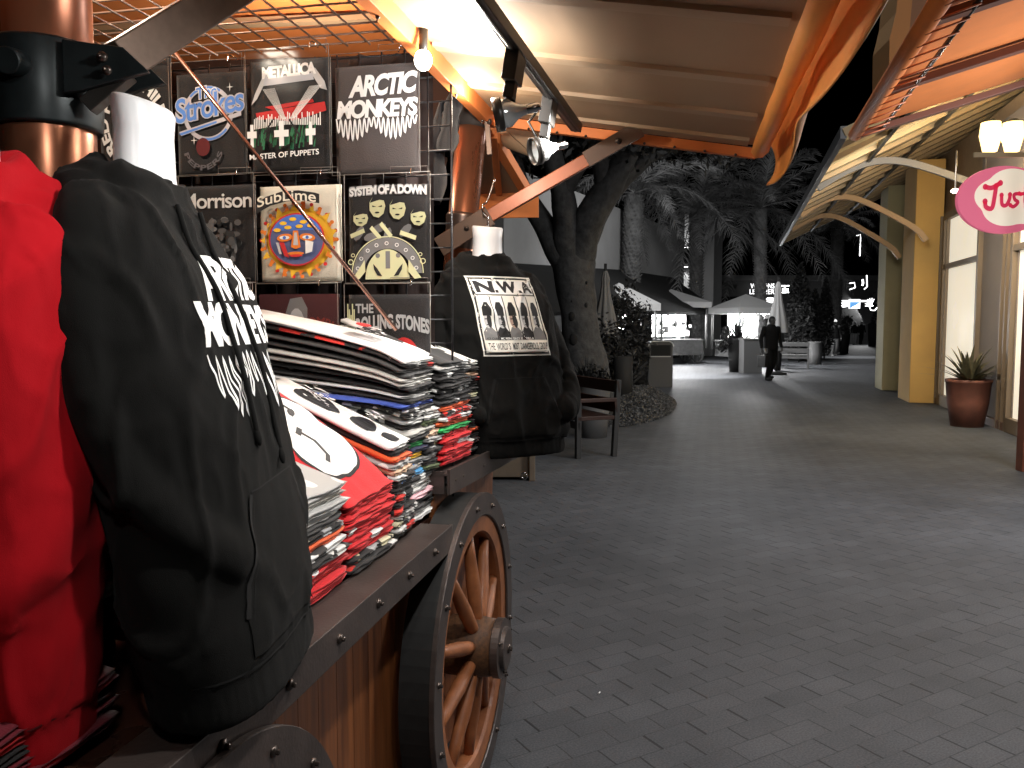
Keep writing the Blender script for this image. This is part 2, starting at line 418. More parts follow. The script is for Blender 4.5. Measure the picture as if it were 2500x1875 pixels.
# wheel centre found on the rail plane
wl = cart_at(1040, 1600); wr = cart_at(1243, 1600)
sW = ((wl - RAIL0).dot(U) + (wr - RAIL0).dot(U)) / 2
RW = 0.50; HW = 0.50
def make_wheel(name, s, h, R, tin, tout, spokes=10):
    c = cart(s, 0, h); ti, to = tin, tout
    B = basis(U, (0, 0, 1), N)     # local x=U y=Z z=outward
    def P(r, a, t): return cart(s, t, h) + U * (r * cos(a)) + Vector((0, 0, r * sin(a)))
    n = 72
    ty = MB(); ty.lathe([(R - .015, ti), (R, ti + .004), (R, to - .006), (R - .004, to - .003)], cart(s, 0, h), n, B, smooth=False)
    ty.lathe([(R - .004, to - .003), (R - .062, to - .003)], cart(s, 0, h), n, B)
    w_ = ty.build(name, mat('wheel_tread', (.010, .010, .010), .7, var=.3, vscale=40), cart_o)
    st = MB(); st.lathe([(R + .003, to - .012), (R + .003, to), (R + .0015, to + .003), (R - .070, to + .003), (R - .073, to), (R - .073, to - .004)], cart(s, 0, h), n, B, smooth=False)
    for k in range(14):
        a = 2 * pi * k / 14 + .3; bolt(st, P(R - .036, a, to + .002), .010)
    st.build('steel_band', STEEL, w_)
    rm = MB(); rm.lathe([(R - .06, ti), (R - .06, to - .005), (R - .125, to - .010), (R - .130, to - .02), (R - .130, ti), (R - .06, ti)], cart(s, 0, h), n, B, smooth=False)
    rm.build('rim', WOODW, w_)
    tm = (ti + to) / 2
    for k in range(spokes):
        a = 2 * pi * k / spokes + radians(90)
        sp = MB(); pts = []; rs = []
        for q, rr in ((.07, .017), (.11, .021), (.2, .024), (.3, .019), (R - .12, .017)):
            pts.append(P(q, a, tm + .055 * (1 - q / R))); rs.append(rr)
        sp.tube(pts, rs, 12); sp.build('spoke', WOODW, w_)
    hb = MB(); hb.lathe([(.0, ti - .06), (.075, ti - .05), (.095, ti), (.1, tm + .03), (.088, to + .075), (.0, to + .075)], cart(s, 0, h), 36, B)
    hb.build('hub', HUBW, w_)
    hc = MB(); hc.lathe([(.092, to + .055), (.096, to + .058), (.096, to + .082), (.07, to + .084), (.068, to + .096), (.062, to + .098), (.0, to + .099)], cart(s, 0, h), 36, B, smooth=False)
    bolt(hc, cart(s, to + .099, h), .016)
    for k in range(3): bolt(hc, P(.080, k * 2.1 + .5, to + .082), .006)
    hc.build('hub_cap', STEEL, w_)
    return w_
make_wheel('wheel', sW, HW, RW, -.092, .012)

# rails
LOW0 = (cart_at(632, 1666) - RAIL0).dot(U)
FW = -1.04   # front wheel position
def rail(name, s0, s1, h, ht=.075, t0=0, inner=-.10, end=True):
    r = MB()
    r.box(cart((s0 + s1) / 2, t0 - .005, h - ht / 2), (.010, s1 - s0, ht), Rz(CARTROT))
    r.box(cart((s0 + s1) / 2, (t0 - .010 + inner) / 2, h - .006), (t0 - .010 - inner, s1 - s0, .008), Rz(CARTROT))
    if end: r.box(cart(s0 + .005, t0 - .06, h - ht / 2 - .003), (.10, .010, ht - .006), Rz(CARTROT))
    k = int((s1 - s0) / .21)
    for i in range(k): bolt(r, cart(s0 + .07 + .21 * i, t0 + .0, h - .034), .011)
    return r.build(name, STEEL, cart_o, bevel=.0015)
sN = sW - RW * .72
rail('rail', -2.4, sN + .10, RH, end=False)
# body: slatted wooden box
bd = MB()
for i in range(34):
    s0 = -2.35 + i * .096
    if s0 > .62: break
    ht = RH - .078
    bd.prism([(0, .12), (.094, .12), (.094, ht), (0, ht)], cart(s0, -.135, 0), U, (0, 0, 1), .02)
bd.build('side_panel', WOODP, cart_o)
en = MB()
for i in range(11):
    en.prism([(0, .14), (.094, .14), (.094, RH - .08), (0, RH - .08)], cart(.70, -.14 - i * .096, 0), -N, (0, 0, 1), .02)
en.build('end_panel', WOODP, cart_o)
# wooden wheel strut boards
sb = MB(); sb.beam(cart(sW - .95, -.11, .20), cart(sW + .5, -.11, .20), .03, .09)
sb.build('bottom_beam', WOODP, cart_o, bevel=.004)
# shelf deck and stepped tiers
DECKM = mat('deck_laminate', (.045, .020, .014), .28, var=.2, vscale=5, coat=.3)
dk = MB(); dk.box(cart(-.85, -.55, RH - .03), (.88, 3.1, .03), Rz(CARTROT)); dk.build('deck', DECKM, cart_o)
# inner raised tiers (plain boxes under the goods)
ti = MB(); ti.box(cart(-.45, -.86, 1.06), (.46, 1.30, .19), Rz(CARTROT)); ti.build('inner_tier', DECKM, cart_o)
# upper platform with its own rail, beyond the wheel
u0 = cart_at(1091, 1147, -.05); HU = u0.z
sU = (u0 - RAIL0).dot(U)
up = MB()
a = atH(1091, 1147, HU); b = atH(1235, 1080, HU)
d = (b - a).normalized(); nn = Vector((d.y, -d.x, 0)); UA, UD, UN = a.copy(), d.copy(), nn.copy()
up.prism([(0, -.078), ((b - a).length + .25, -.078), ((b - a).length + .25, 0), (0, 0)], a, d, (0, 0, 1), .01)
up.prism([(0, 0), ((b - a).length + .25, 0), ((b - a).length + .25, .12), (0, .12)], a - Vector((0, 0, .012)) , d, -nn, -.008)
for q in (.05, .12, .32, .52): bolt(up, a + d * q + nn * .0 - Vector((0, 0, .04)), .009, nn)
up.box(a + d * .005 - nn * .06 + Vector((0, 0, -.042)), (.10, .008, .070), basis(nn, d, (0, 0, 1)))
up.build('upper_rail', STEEL, cart_o)
pl = MB(); pl.box(a + d * .38 - nn * .46 + Vector((0, 0, -.028)), (.66, .72, .028), basis(nn, d, (0, 0, 1))); pl.build('upper_platform', DECKM, cart_o)
ub = MB()
for i in range(6):
    p = a + d * (.02 + i * .098) - nn * .05 - Vector((0, 0, .078))
    k = -.05 if i else -.0
    ub.prism([(0, 0), (.096, 0), (.096 - .012 * i, -.62), (0 - .012 * i, -.62)], p, d, (0, 0, 1), -.02)
ub.build('upper_side_panel', WOODP, cart_o)
wb = MB(); wb.box(cart(sW + .13, -.20, 1.0), (.20, .40, .10), Rz(CARTROT)); wb.build('wheel_well_box', mat('wheel_box', (.022, .014, .010), .5), cart_o)
# front wheel whose steel arch shows under the rail
fc = cart_at(640, 1810); sF = (fc - RAIL0).dot(U) - .14
make_wheel('wheel', sF, .51, .42, -.10, .016)
br_ = MB()
br_.prism([(-.35, 0), (.02, 0), (.10, .05), (.13, .10), (-.35, .10)], cart(sF - .05, .004, .80), U, (0, 0, 1), -.01)
br_.build('wheel_bracket', STEEL, cart_o)

# ---------------- posts, collars and braces
def post(pt, tilt, parts, top, bot, r):
    a = Vector(pt)
    m = MB(); m.tube([a + tilt * (bot - a.z) / 1.0 + Vector((0, 0, bot - a.z)), a + tilt * (top - a.z) + Vector((0, 0, top - a.z))], r, 28)
    return m.build('post', COPPER, cart_o)
fp = atY(1145, 380, 3.20); tilt = Vector((.10, .0, 0))
post(fp, tilt, None, 2.42, .9, .058)
def along(p, tl, z): return p + tl * (z - p.z) + Vector((0, 0, z - p.z))
cl = MB()
zt = atY(1150, 300, 3.2).z; 
for z0, z1, r0, r1 in ((zt - .02, zt + .10, .062, .070),):
    cl.tube([along(fp, tilt, z0), along(fp, tilt, z1)], [r0, r1], 28)
cl.build('post_cap', mat('cap_steel', (.10, .085, .08), .4, .6), cart_o)
zc = atY(1115, 560, 3.2).z
lc = MB(); lc.tube([along(fp, tilt, zc - .25), along(fp, tilt, zc - .12), along(fp, tilt, zc + .045), along(fp, tilt, zc + .05), along(fp, tilt, zc + .06)], [.045, .055, .066, .066, .060], 28)
lc.build('collar', mat('collar_steel', (.16, .11, .09), .3, .8), cart_o)
np_ = atY(112, 200, 1.45); kq = 1.45 / 1.12
post(np_, Vector((.0, 0, 0)), None, 2.7, .95, .0765)
nc = MB(); z0 = atY(112, 322, 1.45).z; z1 = atY(112, 118, 1.45).z
nc.tube([Vector((np_.x, np_.y, z)) for z in (z0, z0 + .003, z1 - .004, z1)], [.084, .088, .093, .086], 36)
nc.tube([Vector((np_.x + .005, np_.y - .08, (z0 + z1) / 2 + .020)), Vector((np_.x + .008, np_.y - .125, (z0 + z1) / 2 + .012))], .021, 24)
g0 = Vector((np_.x + .07, np_.y + .0, 0)); pg = [(0, z1 - .01), (.095, z1 - .02), (.135, z1 - .058), (.03, z0 + .05), (0, z0 + .045)]
nc.prism(pg, g0, (1, .10, 0), (0, 0, 1), .014); nc.prism(pg, g0 + Vector((0, -.065, 0)), (1, .10, 0), (0, 0, 1), .014)
nc.build('collar', STEELD, cart_o, bevel=.002)
nb = MB(); b0 = atY(292, 150, 1.42); b1 = atY(610, -50, 1.62)
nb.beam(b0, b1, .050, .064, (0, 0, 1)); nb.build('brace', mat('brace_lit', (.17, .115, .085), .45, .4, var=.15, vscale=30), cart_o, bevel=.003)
jb = MB(); jb.beam(atY(215, 262, 1.40), atY(315, 178, 1.41), .034, .026, (0, 0, 1)); bolt(jb, atY(250, 140, 1.368), .009, (0, -1, 0)); bolt(jb, atY(262, 172, 1.368), .008, (0, -1, 0)); jb.build('brace_bracket', BLACKM, cart_o, bevel=.002)

# ---------------- side awning, raised
eF = cart_at(1196, 292, -.08); HE = eF.z; sE = (eF - RAIL0).dot(U)
oc = None
# outer far corner: same s, further out, on the photo ray
def perp_at(px, py, s):
    r = ray(px, py); o = Vector((0, 0, CAMZ)); p0 = RAIL0 + U * s; k = (p0 - o).dot(U) / r.dot(U); return o + r * k
oF = perp_at(1846, 372, sE); HO = oF.z; TO = (oF - RAIL0).dot(N)
LN = 2.35      # length of the flap towards the camera
def flap(q, f, off=0):   # q 0..1 outwards, f metres from the far end towards the camera, off above
    t = -.08 + (TO + .08) * q; h = HE + (HO - HE) * q
    up_ = Vector((0, 0, 1)) * 1.0
    return cart(sE - f, t, h + off)
SL = (flap(1, 0) - flap(0, 0)).normalized(); UPN = SL.cross(-U).normalized()
if UPN.z < 0: UPN = -UPN
WDF = (flap(1, 0) - flap(0, 0)).length
aw = MB(); aw.prism([(0, 0), (WDF, 0), (WDF, LN), (0, LN)], flap(0, 0) + UPN * .030, SL, -U, .006, BEIGE)
awo = aw.build('awning_panel', BEIGE, cart_o)
seam = MB()
for f, wd, dz in ((.045, .035, .012), (.085, .045, .02), (.42, .050, .018), (.80, .05, .018), (1.25, .05, .018), (1.7, .05, .018)):
    seam.beam(flap(0.03, f) + UPN * .02, flap(.965, f) + UPN * .02, wd, .016, UPN)
seam.build('awning_rib', mat('beige_rib', (.37, .25, .15), .6, var=.05), awo)
fr = MB()
fr.beam(flap(0, -.02), flap(0, LN), .040, .05, UPN)
fr.beam(flap(0, 0) - UPN * .005, flap(1.0, 0) - UPN * .005, .028, .035, UPN)
for i in range(9): bolt(fr, flap(.05 + i * .11, 0) - UPN * .02 - U * .014, .005, -U)
for i in range(5): bolt(fr, flap(0, .1 + i * .35) - UPN * .026 + SL * .0, .006, -UPN)
fr.build('awning_frame', ORANGE, awo, bevel=.002)
# outer valance: folded cloth roll along the outer edge
vl = MB(); pts = []
for i in range(25):
    f = LN * i / 24; sag = .012 * sin(f * 9) + .008 * sin(f * 23)
    pts.append(f)
def strip(prof, name, m, parent):
    q = MB(); n = len(prof); vs = []
    for f in pts:
        for (o_, z_) in prof:
            j = .006 * noise.noise(Vector((f * 7, o_ * 40, z_ * 40)))
            vs.append(flap(1, f) + SL * (o_ + j) + UPN * (z_ + j + .003 * sin(f * 8 + o_ * 30)))
    fs = [(i * n + j, i * n + j + 1, (i + 1) * n + j + 1, (i + 1) * n + j) for i in range(len(pts) - 1) for j in range(n - 1)]
    q.add(vs, fs, m, True); return q.build(name, m, parent)
strip([(-.015, .03), (-.02, -.005), (.0, -.022), (.025, -.018), (.04, .0), (.038, .03)], 'edge_roll', mat('awning_cloth_orange', (.80, .30, .06), .6, var=.1, vscale=5), awo)
# hanging outer valance with a wave
vv = MB(); vs = []; nf = 40
for i in range(nf + 1):
    f = -.10 + (LN + .1) * i / nf
    for j in range(9):
        z = j / 8.0; y = .055 + .02 * sin(f * 5.0) * z + .055 * z * (1 - z) * 2
        vs.append(flap(1, f) + SL * y + Vector((0, 0, .06 - z * (.145 + .020 * sin(f * 6 + 1)))))
vv.add(vs, [(i * 9 + j, i * 9 + j + 1, (i + 1) * 9 + j + 1, (i + 1) * 9 + j) for i in range(nf) for j in range(8)], None, True)
vo = vv.build('valance', mat('awning_cloth_orange', (.80, .30, .06), .6), awo); sd = vo.modifiers.new('s', 'SOLIDIFY'); sd.thickness = .006

# brace from the post to the flap
ba = atY(1140, 560, 3.10); bb = perp_at(1525, 338, sE - .06)
bk = MB(); bk.beam(ba, bb, .026, .048, (0, 0, 1)); bk.build('brace', BROWNB, cart_o, bevel=.003)
b2 = MB(); bn = (bb - ba).normalized(); b2.beam(bb - bn * .16 + Vector((0, -.022, 0)), bb + bn * .06 + Vector((0, -.022, .0)), .012, .060, (0, 0, 1)); bolt(b2, bb - bn * .03 - Vector((0, .028, 0)), .012, (0, -1, 0))
b2.build('brace_plate', mat('plate', (.10, .06, .04), .45, .4), cart_o, bevel=.002); b2 = MB(); b2.beam(ba - bn * .12 + Vector((0, -.022, -.01)), ba + bn * .10 + Vector((0, -.022, .0)), .012, .075, (0, 0, 1)); bolt(b2, ba - Vector((0, .028, 0)), .010, (0, -1, 0)); b2.build('brace_plate', mat('plate', (.10, .06, .04), .45, .4), cart_o, bevel=.002)
# hinge strap at the post head
hs = MB(); h0 = atY(1195, 300, 3.12); hs.beam(h0 + Vector((-.01, 0, .02)), h0 + Vector((.0, 0, -.12)), .02, .035, (0, 1, 0)); bolt(hs, h0 + Vector((0, -.02, -.0)), .011, (0, -1, 0)); hs.build('hinge', mat('plate', (.10, .06, .04), .45, .4), cart_o, bevel=.002)

# ---------------- end awning of the far side
ea = MB(); p0 = atY(1185, 300, 3.3); p1 = atY(1290, 475, 3.95); p2 = atY(1165, 475, 3.95); p3 = atY(1120, 300, 3.3)
ea.quad(p0, p1, p2, p3, BEIGE); eo = ea.build('end_awning', BEIGE, cart_o)
sd = eo.modifiers.new('s', 'SOLIDIFY'); sd.thickness = .01
ef = MB(); ef.beam(p0, p1, .04, .05, (0, 0, 1)); ef.beam(atY(1205, 330, 3.35), atY(1218, 470, 3.9), .03, .03); ef.build('end_awning_frame', ORANGE, eo, bevel=.002)
eb = MB(); eb.prism([(0, 0), (.36, 0), (.36, .135), (0, .135)], atY(1130, 534, 3.95), (1, -.1, 0), (0, 0, 1), .02); eb.build('end_valance', ORANGEF, eo)
er = MB(); er.tube([atY(1215, 318, 3.5), atY(1250, 335, 3.45), atY(1300, 372, 3.4)], [.03, .05, .02], 12); er.quad(atY(1215, 300, 3.4), atY(1325, 318, 3.35), atY(1300, 375, 3.35), atY(1262, 345, 3.4)); er.build('rolled_cloth', BEIGE, eo)

# ---------------- roof over the goods: canvas above a wire grid
rf = MB(); RZ = 2.92
rf.add([cart(-2.4, -.1, RZ), cart(1.8, -.1, RZ), cart(1.8, -2.8, RZ + .10), cart(-2.4, -2.8, RZ + .10)], [(0, 1, 2, 3)], ORANGEF)
for s_ in (-1.8, -1.2, -.6, .0, .6, 1.2): rf.beam(cart(s_, -.1, RZ - .03), cart(s_, -2.8, RZ + .07), .05, .03, (0, 0, 1), BEIGE)
rf.add([cart(1.8, -.1, RZ), cart(1.82, -.12, 2.5), cart(1.82, -2.8, 2.5), cart(1.8, -2.8, RZ + .10)], [(0, 1, 2, 3)], mat('dark_brown_cloth', (.05, .018, .010), .8))
rf.build('roof_canvas', ORANGEF, cart_o)
GH = 2.44
SG = (cart_at(1102, 400, -.07) - RAIL0).dot(U)
wg = MB()
x = -.10
while x > -1.25:
    wg.tube([cart(-2.3, x, GH), cart(SG - .02, x, GH)], .0032, 6); x -= .0762
s_ = SG - .03
while s_ > -2.2:
    wg.tube([cart(s_, -.08, GH + .006), cart(s_, -1.26, GH + .006)], .0032, 6); s_ -= .0762
wg.build('ceiling_grid', WIRE, cart_o)
vg = MB()
TG = -.07
x = TG; k = 0
while x > -1.3:
    vg.tube([cart(SG, x, .98), cart(SG, x, GH - .02)], .004 if k == 0 else .003, 6); x -= .0762; k += 1
z = GH - .03
while z > 1.0:
    vg.tube([cart(SG + .005, TG, z), cart(SG + .005, -1.3, z)], .003, 6); z -= .0762
vg.build('back_grid', WIREK, cart_o)
# second, dark cloth backing beyond the grid (goods hanging on the other side)
bc = MB(); vs = []
for i in range(30):
    for j in range(2):
        x = -.16 - 1.14 * i / 29; vs.append(cart(SG + .10 + .03 * sin(i * 1.7) + .015 * sin(i * .9), x, (1.0, GH)[j]))
bc.add(vs, [(2 * i, 2 * i + 1, 2 * i + 3, 2 * i + 2) for i in range(29)], None, True); bc.build('backing_cloth', mat('backing_dark', (.030, .018, .016), .9), cart_o)
# stay rod
rd = MB(); rd.tube([atY(418, 118, 2.3), atY(968, 806, 2.40)], .0055, 8); rd.build('stay_rod', mat('rod', (.30, .16, .12), .25, .8), cart_o)

# ---------------- track light under the flap
def near_flap(px, py, off):    # point below the flap plane on a photo ray
    o = Vector((0, 0, CAMZ)); r = ray(px, py); p0 = flap(0, 0) - UPN * off; k = (p0 - o).dot(UPN) / r.dot(UPN); return o + r * k
ta = near_flap(1408, 312, .05); tb0 = near_flap(1176, 0, .05)
td = (tb0 - ta).normalized(); tb = ta + td * 1.75
tk = MB(); tk.beam(ta, tb, .036, .028, UPN); tk.beam(ta - UPN * .016 + td * .01, tb - UPN * .016, .010, .004, UPN, mat('track_slot', (.10, .09, .08), .3, .8))
tko = tk.build('light_track', BLACKM, cart_o, bevel=.002)
BULB = mat('lamp_glow', (1, .9, .7), .5, emit=(1, .93, .80), es=14)
REFL = mat('lamp_glass', (.75, .78, .78), .08, .6)
def spot_head(px, py, aim, adapter, lit=0, size=.035):
    """adapter box on the track, a fork, and a mirror reflector lamp"""
    o = near_flap(px, py, .05); ad = o - UPN * .05
    h = MB(); d = Vector(aim).normalized()
    h.box(o - UPN * .045, (.034, .075, .075), basis(SL, td, UPN), BLACKM)
    h.box(o - UPN * .095 + td * .0, (.026, .030, .05), basis(SL, td, UPN), BLACKM)
    c = o - UPN * .155
    h.beam(o - UPN * .11 - td * .012, c - td * .03, .010, .024, SL, BLACKM)
    x = d.cross(Vector((0, 0, 1))).normalized(); R = basis(x, d.cross(x), d)
    ho = h.build('spotlight', BLACKM, cart_o, bevel=.002)
    g = MB(); g.lathe([(.010, -.055), (.014, -.04), (.020, -.025), (.034, -.008), (size, .012), (size + .002, .020)], c, 24, R, REFL)
    g.lathe([(.007, -.085), (.012, -.075), (.012, -.05)], c, 10, R, CHROME)
    g.build('reflector_lamp', REFL, ho)
    rg = MB(); rg.lathe([(size + .002, .008), (size + .006, .010), (size + .006, .032), (size + .001, .030), (size + .001, .012)], c, 24, R, BLACKM); rg.build('bezel', BLACKM, ho)
    if lit:
        gl = MB(); gl.lathe([(size - .002, .016), (.0001, .018)], c, 20, R, BULB); gl.build('lens', BULB, ho)
    return c, d
c1, d1 = spot_head(1262, 118, -N * .8 - U * .15 + Vector((0, 0, -.15)), 0, 1)
c2, d2 = spot_head(1345, 235, -N * .8 - U * .5 + Vector((0, 0, -.25)), 0, 0)
_nf = near_flap
for kk in (.70, 1.1):  # unseen lit heads added further along the track for the near hoodies
    near_flap = lambda px, py, off, kk=kk: tb0 + td * kk
    spot_head(0, 0, -N * .6 + Vector((0, 0, -.7)), 0, 1)
near_flap = _nf
wc = MB(); q = c2; wc.tube([q + Vector((.0, 0, .13)), q + Vector((-.04, 0, .08)), q + Vector((-.015, -.01, .03)), q + Vector((.03, 0, -.0)), q + Vector((.035, 0, .01))], .004, 8); wc.build('lamp_wire', BLACKM, tko)
# bare bulb at the front post line
bp_ = atY(1033, 147, 2.25)
bl = MB(); bl.ell(bp_, (.024, .024, .028), 16, 10, BULB); bl.tube([bp_ + Vector((0, 0, .02)), bp_ + Vector((.0, .02, .09))], .012, 10, BLACKM); bl.build('bare_bulb', BULB, cart_o)
# ================================================================== HOODIES ON HANGING FORMS
def fleece(name, c, c2):
    m = mat(name, c, .92, col2=c2, vscale=3, sheen=.02, spec=.10)
    t = m.node_tree; b = t.nodes['Principled BSDF']; L = t.links.new
    tc = t.nodes.new('ShaderNodeTexCoord'); n = t.nodes.new('ShaderNodeTexNoise'); n.inputs['Scale'].default_value = 900; n.inputs['Detail'].default_value = 2; L(tc.outputs['Object'], n.inputs[0])
    n2 = t.nodes.new('ShaderNodeTexNoise'); n2.inputs['Scale'].default_value = 14; n2.inputs['Detail'].default_value = 4; L(tc.outputs['Object'], n2.inputs[0])
    a = t.nodes.new('ShaderNodeMath'); a.operation = 'MULTIPLY_ADD'; L(n2.outputs[0], a.inputs[0]); a.inputs[1].default_value = 4; L(n.outputs[0], a.inputs[2])
    bp = t.nodes.new('ShaderNodeBump'); bp.inputs['Strength'].default_value = .35; bp.inputs['Distance'].default_value = .002; L(a.outputs[0], bp.inputs['Height']); L(bp.outputs[0], b.inputs['Normal'])
    return m
FBLACK = fleece('black_fleece', (.0050, .0050, .0047), (.0085, .0085, .0080))
FRED = fleece('red_fleece', (.38, .005, .010), (.48, .008, .015))
FORMW = mat('white_form_plastic', (.85, .86, .88), .35)
def sup(a, e): c = cos(a); s = sin(a); return (abs(c) ** (2 / e) * (1 if c >= 0 else -1), abs(s) ** (2 / e) * (1 if s >= 0 else -1))
def solid_to_mesh(mb, voxel, smooth, parentname='x'):
    me = bpy.data.meshes.new('tmp'); me.from_pydata([tuple(v) for v in mb.v], [], mb.f); ob = bpy.data.objects.new('tmp', me); COL.objects.link(ob)
    r = ob.modifiers.new('r', 'REMESH'); r.mode = 'VOXEL'; r.voxel_size = voxel
    s = ob.modifiers.new('s', 'SMOOTH'); s.factor = .6; s.iterations = smooth
    dg = bpy.context.evaluated_depsgraph_get(); dg.update(); m2 = bpy.data.meshes.new_from_object(ob.evaluated_get(dg))
    bpy.data.objects.remove(ob); return m2
def closed_tube(mb, pts, rs, n=14):
    mb.tube(pts, rs, n)
    mb.ell(pts[0], (rs[0] * .98,) * 3, 12, 8); mb.ell(pts[-1], (rs[-1] * .98,) * 3, 12, 8)
def torso(mb, secs, n=40):
    vs = []
    for z, hx, hy, yc in secs:
        for j in range(n):
            x, y = sup(2 * pi * j / n, 2.5); vs.append((x * hx, yc + y * hy, z))
    k = len(secs)
    fs = [(i * n + j, i * n + (j + 1) % n, (i + 1) * n + (j + 1) % n, (i + 1) * n + j) for i in range(k - 1) for j in range(n)]
    mb.add(vs, fs + [list(reversed(range(n))), [(k - 1) * n + j for j in range(n)]])
def catmull(P, n=8):
    P = [Vector(p) for p in P]; out = []
    for i in range(len(P) - 1):
        p0 = P[max(i - 1, 0)]; p1 = P[i]; p2 = P[i + 1]; p3 = P[min(i + 2, len(P) - 1)]
        for j in range(n):
            t = j / n; out.append(.5 * ((2 * p1) + (-p0 + p2) * t + (2 * p0 - 5 * p1 + 4 * p2 - p3) * t * t + (-p0 + 3 * p1 - 3 * p2 + p3) * t ** 3))
    out.append(P[-1]); return out
def interp(rs, n=8):
    out = []
    for i in range(len(rs) - 1):
        for j in range(n): out.append(rs[i] + (rs[i + 1] - rs[i]) * j / n)
    return out + [rs[-1]]

def hoodie(label, loc, face_deg, scale, material, seed, art=None, art_box=None, strings=True, sleeves=None, lean=.14, hook=False, fold=1.0, tiltx=0, wid=1.0, dep=.80):
    """hollow hanging form with a hooded sweatshirt; +y is the chest, +x the wearer's right"""
    root = thing('display_form', label, 'hoodie display', (0, 0, 0))
    root.rotation_euler = (radians(tiltx), 0, -radians(face_deg)); root.scale = (scale * wid, scale * dep, scale)
    def place(o):   # children are built in root-local space
        o.parent = root; return o
    mb = MB()
    torso(mb, [(0, .225, .132, .0), (.012, .230, .137, .0), (.05, .230, .137, .0), (.062, .238, .143, .0), (.10, .250, .150, .004), (.25, .255, .150, .004), (.40, .258, .150, .004), (.50, .252, .140, .0),
               (.57, .235, .122, -.004), (.62, .195, .10, -.01), (.655, .125, .085, -.012), (.70, .085, .08, -.01)])
    SL_ = sleeves or {}
    for sd in (1, -1):
        P = SL_.get(sd) or [(.165, -.012, .58), (.212, -.030, .505), (.228, -.030, .41), (.230, .005, .325), (.213, .070, .25), (.168, .118, .205)]
        R_ = [.073, .070, .060, .051, .044, .038]
        closed_tube(mb, catmull([(sd * abs(p[0]), p[1], p[2]) for p in P]), interp(R_))
    # hood folded behind the neck and its collar crossing in front
    C = []; rs = []
    for i in range(25):
        a = 2 * pi * i / 24; C.append((.098 * cos(a), -.012 + .092 * sin(a), .675 - .028 * sin(a) - .012)); rs.append(.030 - .008 * sin(a))
    mb.tube(C, rs, 12)
    C = []; rs = []
    for i in range(25):
        a = 2 * pi * i / 24; C.append((.130 * cos(a), -.03 + .105 * sin(a), .635 - .030 * sin(a))); rs.append(.034 - .012 * sin(a))
    mb.tube(C, rs, 12)
    mb.ell((0, -.15, .575), (.145, .055, .115), 20, 12, R=Rx(.25))
    mb.ell((0, -.165, .635), (.12, .05, .05), 20, 12)
    me = solid_to_mesh(mb, .0085, 7)
    # neck hollow
    nsd = Vector((seed * 3.1, seed * 1.7, seed))
    me.update(); nr = [v.normal.copy() for v in me.vertices]
    for v, n_ in zip(me.vertices, nr):
        c = v.co; side = abs(c.x) > .235
        f = noise.noise(Vector((c.x * 9, c.y * 9, c.z * 2.6)) + nsd) * .013
        f += noise.noise(Vector((c.x * 5 + c.z * 6, c.y * 5, c.z * 5 - c.x * 4)) + nsd * 2) * .016
        r1 = 1 - abs(noise.noise(Vector((c.x * 6 + c.z * 4.5, c.y * 6, c.z * 3.0 - c.x * 5)) + nsd * 3)) * 2
        f += max(0, r1 - .72) * .045
        r2 = 1 - abs(noise.noise(Vector((c.x * 11 - c.z * 9, c.y * 10, c.z * 8 + c.x * 10)) + nsd * 5)) * 2
        f += max(0, r2 - .70) * .016
        if side: f += sin(c.z * 58 + c.y * 30 + seed) * .0028 * (1 if c.z < .36 else .4)
        if c.z < .062: f = f * .35 + (.0012 * sin(atan2(c.y, c.x) * 150))
        edge = min(1, max(0, (c.z - .0) / .03))
        v.co = c + n_ * f * fold * (.3 + .7 * edge)
    me.materials.append(material)
    for p in me.polygons: p.use_smooth = True
    me.update()
    ho = bpy.data.objects.new('hoodie', me); COL.objects.link(ho); ho.parent = root
    bm = bmesh.new(); bm.from_mesh(me); tree = BVHTree.FromBMesh(bm); bm.free()
    def proj(x, z, off):
        h = tree.ray_cast(Vector((x, .6, z)), Vector((0, -1, 0)))
        if h[0] is None: return None
        return h[0] + Vector((0, off, 0))
    # kangaroo pocket with slanted openings, rib seam
    A = Art(); A.poly([(-.165, .075), (.165, .075), (.168, .13), (.115, .275), (-.115, .275), (-.168, .13)], material)
    pk = A.build('pocket', ho, lambda x, y, o: proj(x, y, .0035), maxlen=.02)
    sm = mat('seam_' + material.name, tuple(c * .35 for c in material.node_tree.nodes['Principled BSDF'].inputs['Base Color'].default_value[:3]) if material is FRED else (.002, .002, .002), .95)
    if material is FRED: pass
    A = Art()
    for sg in (1, -1):
        A.line(catmull([(sg * .168, .125), (sg * .150, .19), (sg * .117, .272)][0:3] and [(sg * .168, .125, 0), (sg * .150, .19, 0), (sg * .117, .272, 0)], 6) and [(p.x, p.y) for p in catmull([(sg * .168, .125, 0), (sg * .150, .19, 0), (sg * .117, .272, 0)], 6)], .010, sm)
        A.line([(sg * .158, .12), (sg * .138, .185), (sg * .107, .262)], .0015, sm)
    A.line([(-.115, .275), (.115, .275)], .0022, sm); A.line([(-.235, .062), (.235, .062)], .003, sm)
    A.build('pocket_seam', ho, lambda x, y, o: proj(x, y, .0045), maxlen=.015)
    if art is not None:
        x0, z0, x1, z1 = art_box      # x0 = viewer's left (wearer's right, +x)
        def fm(u, v, o):
            q = proj(x0 + (x1 - x0) * u, z0 + (z1 - z0) * v, .0012 + o)
            return q
        art.build('print', ho, fm, maxlen=.022, step=.00022, base=.0006)
    if strings:
        for sg, lz in ((1, .34), (-1, .30)):
            pts = [(sg * .045, .085, .655)]
            for z in (.60, .54, .48, .42, lz):
                q = proj(sg * (.050 + .010 * sin(z * 20)), z, .007)
                if q: pts.append(q)
            s = MB(); s.tube(catmull(pts, 5), .0058, 8); s.ell(pts[-1], (.009, .008, .013), 10, 6); s.build('drawstring', material, None).parent = ho
    # the white neck of the form
    nk = MB(); vs = []; n = 32
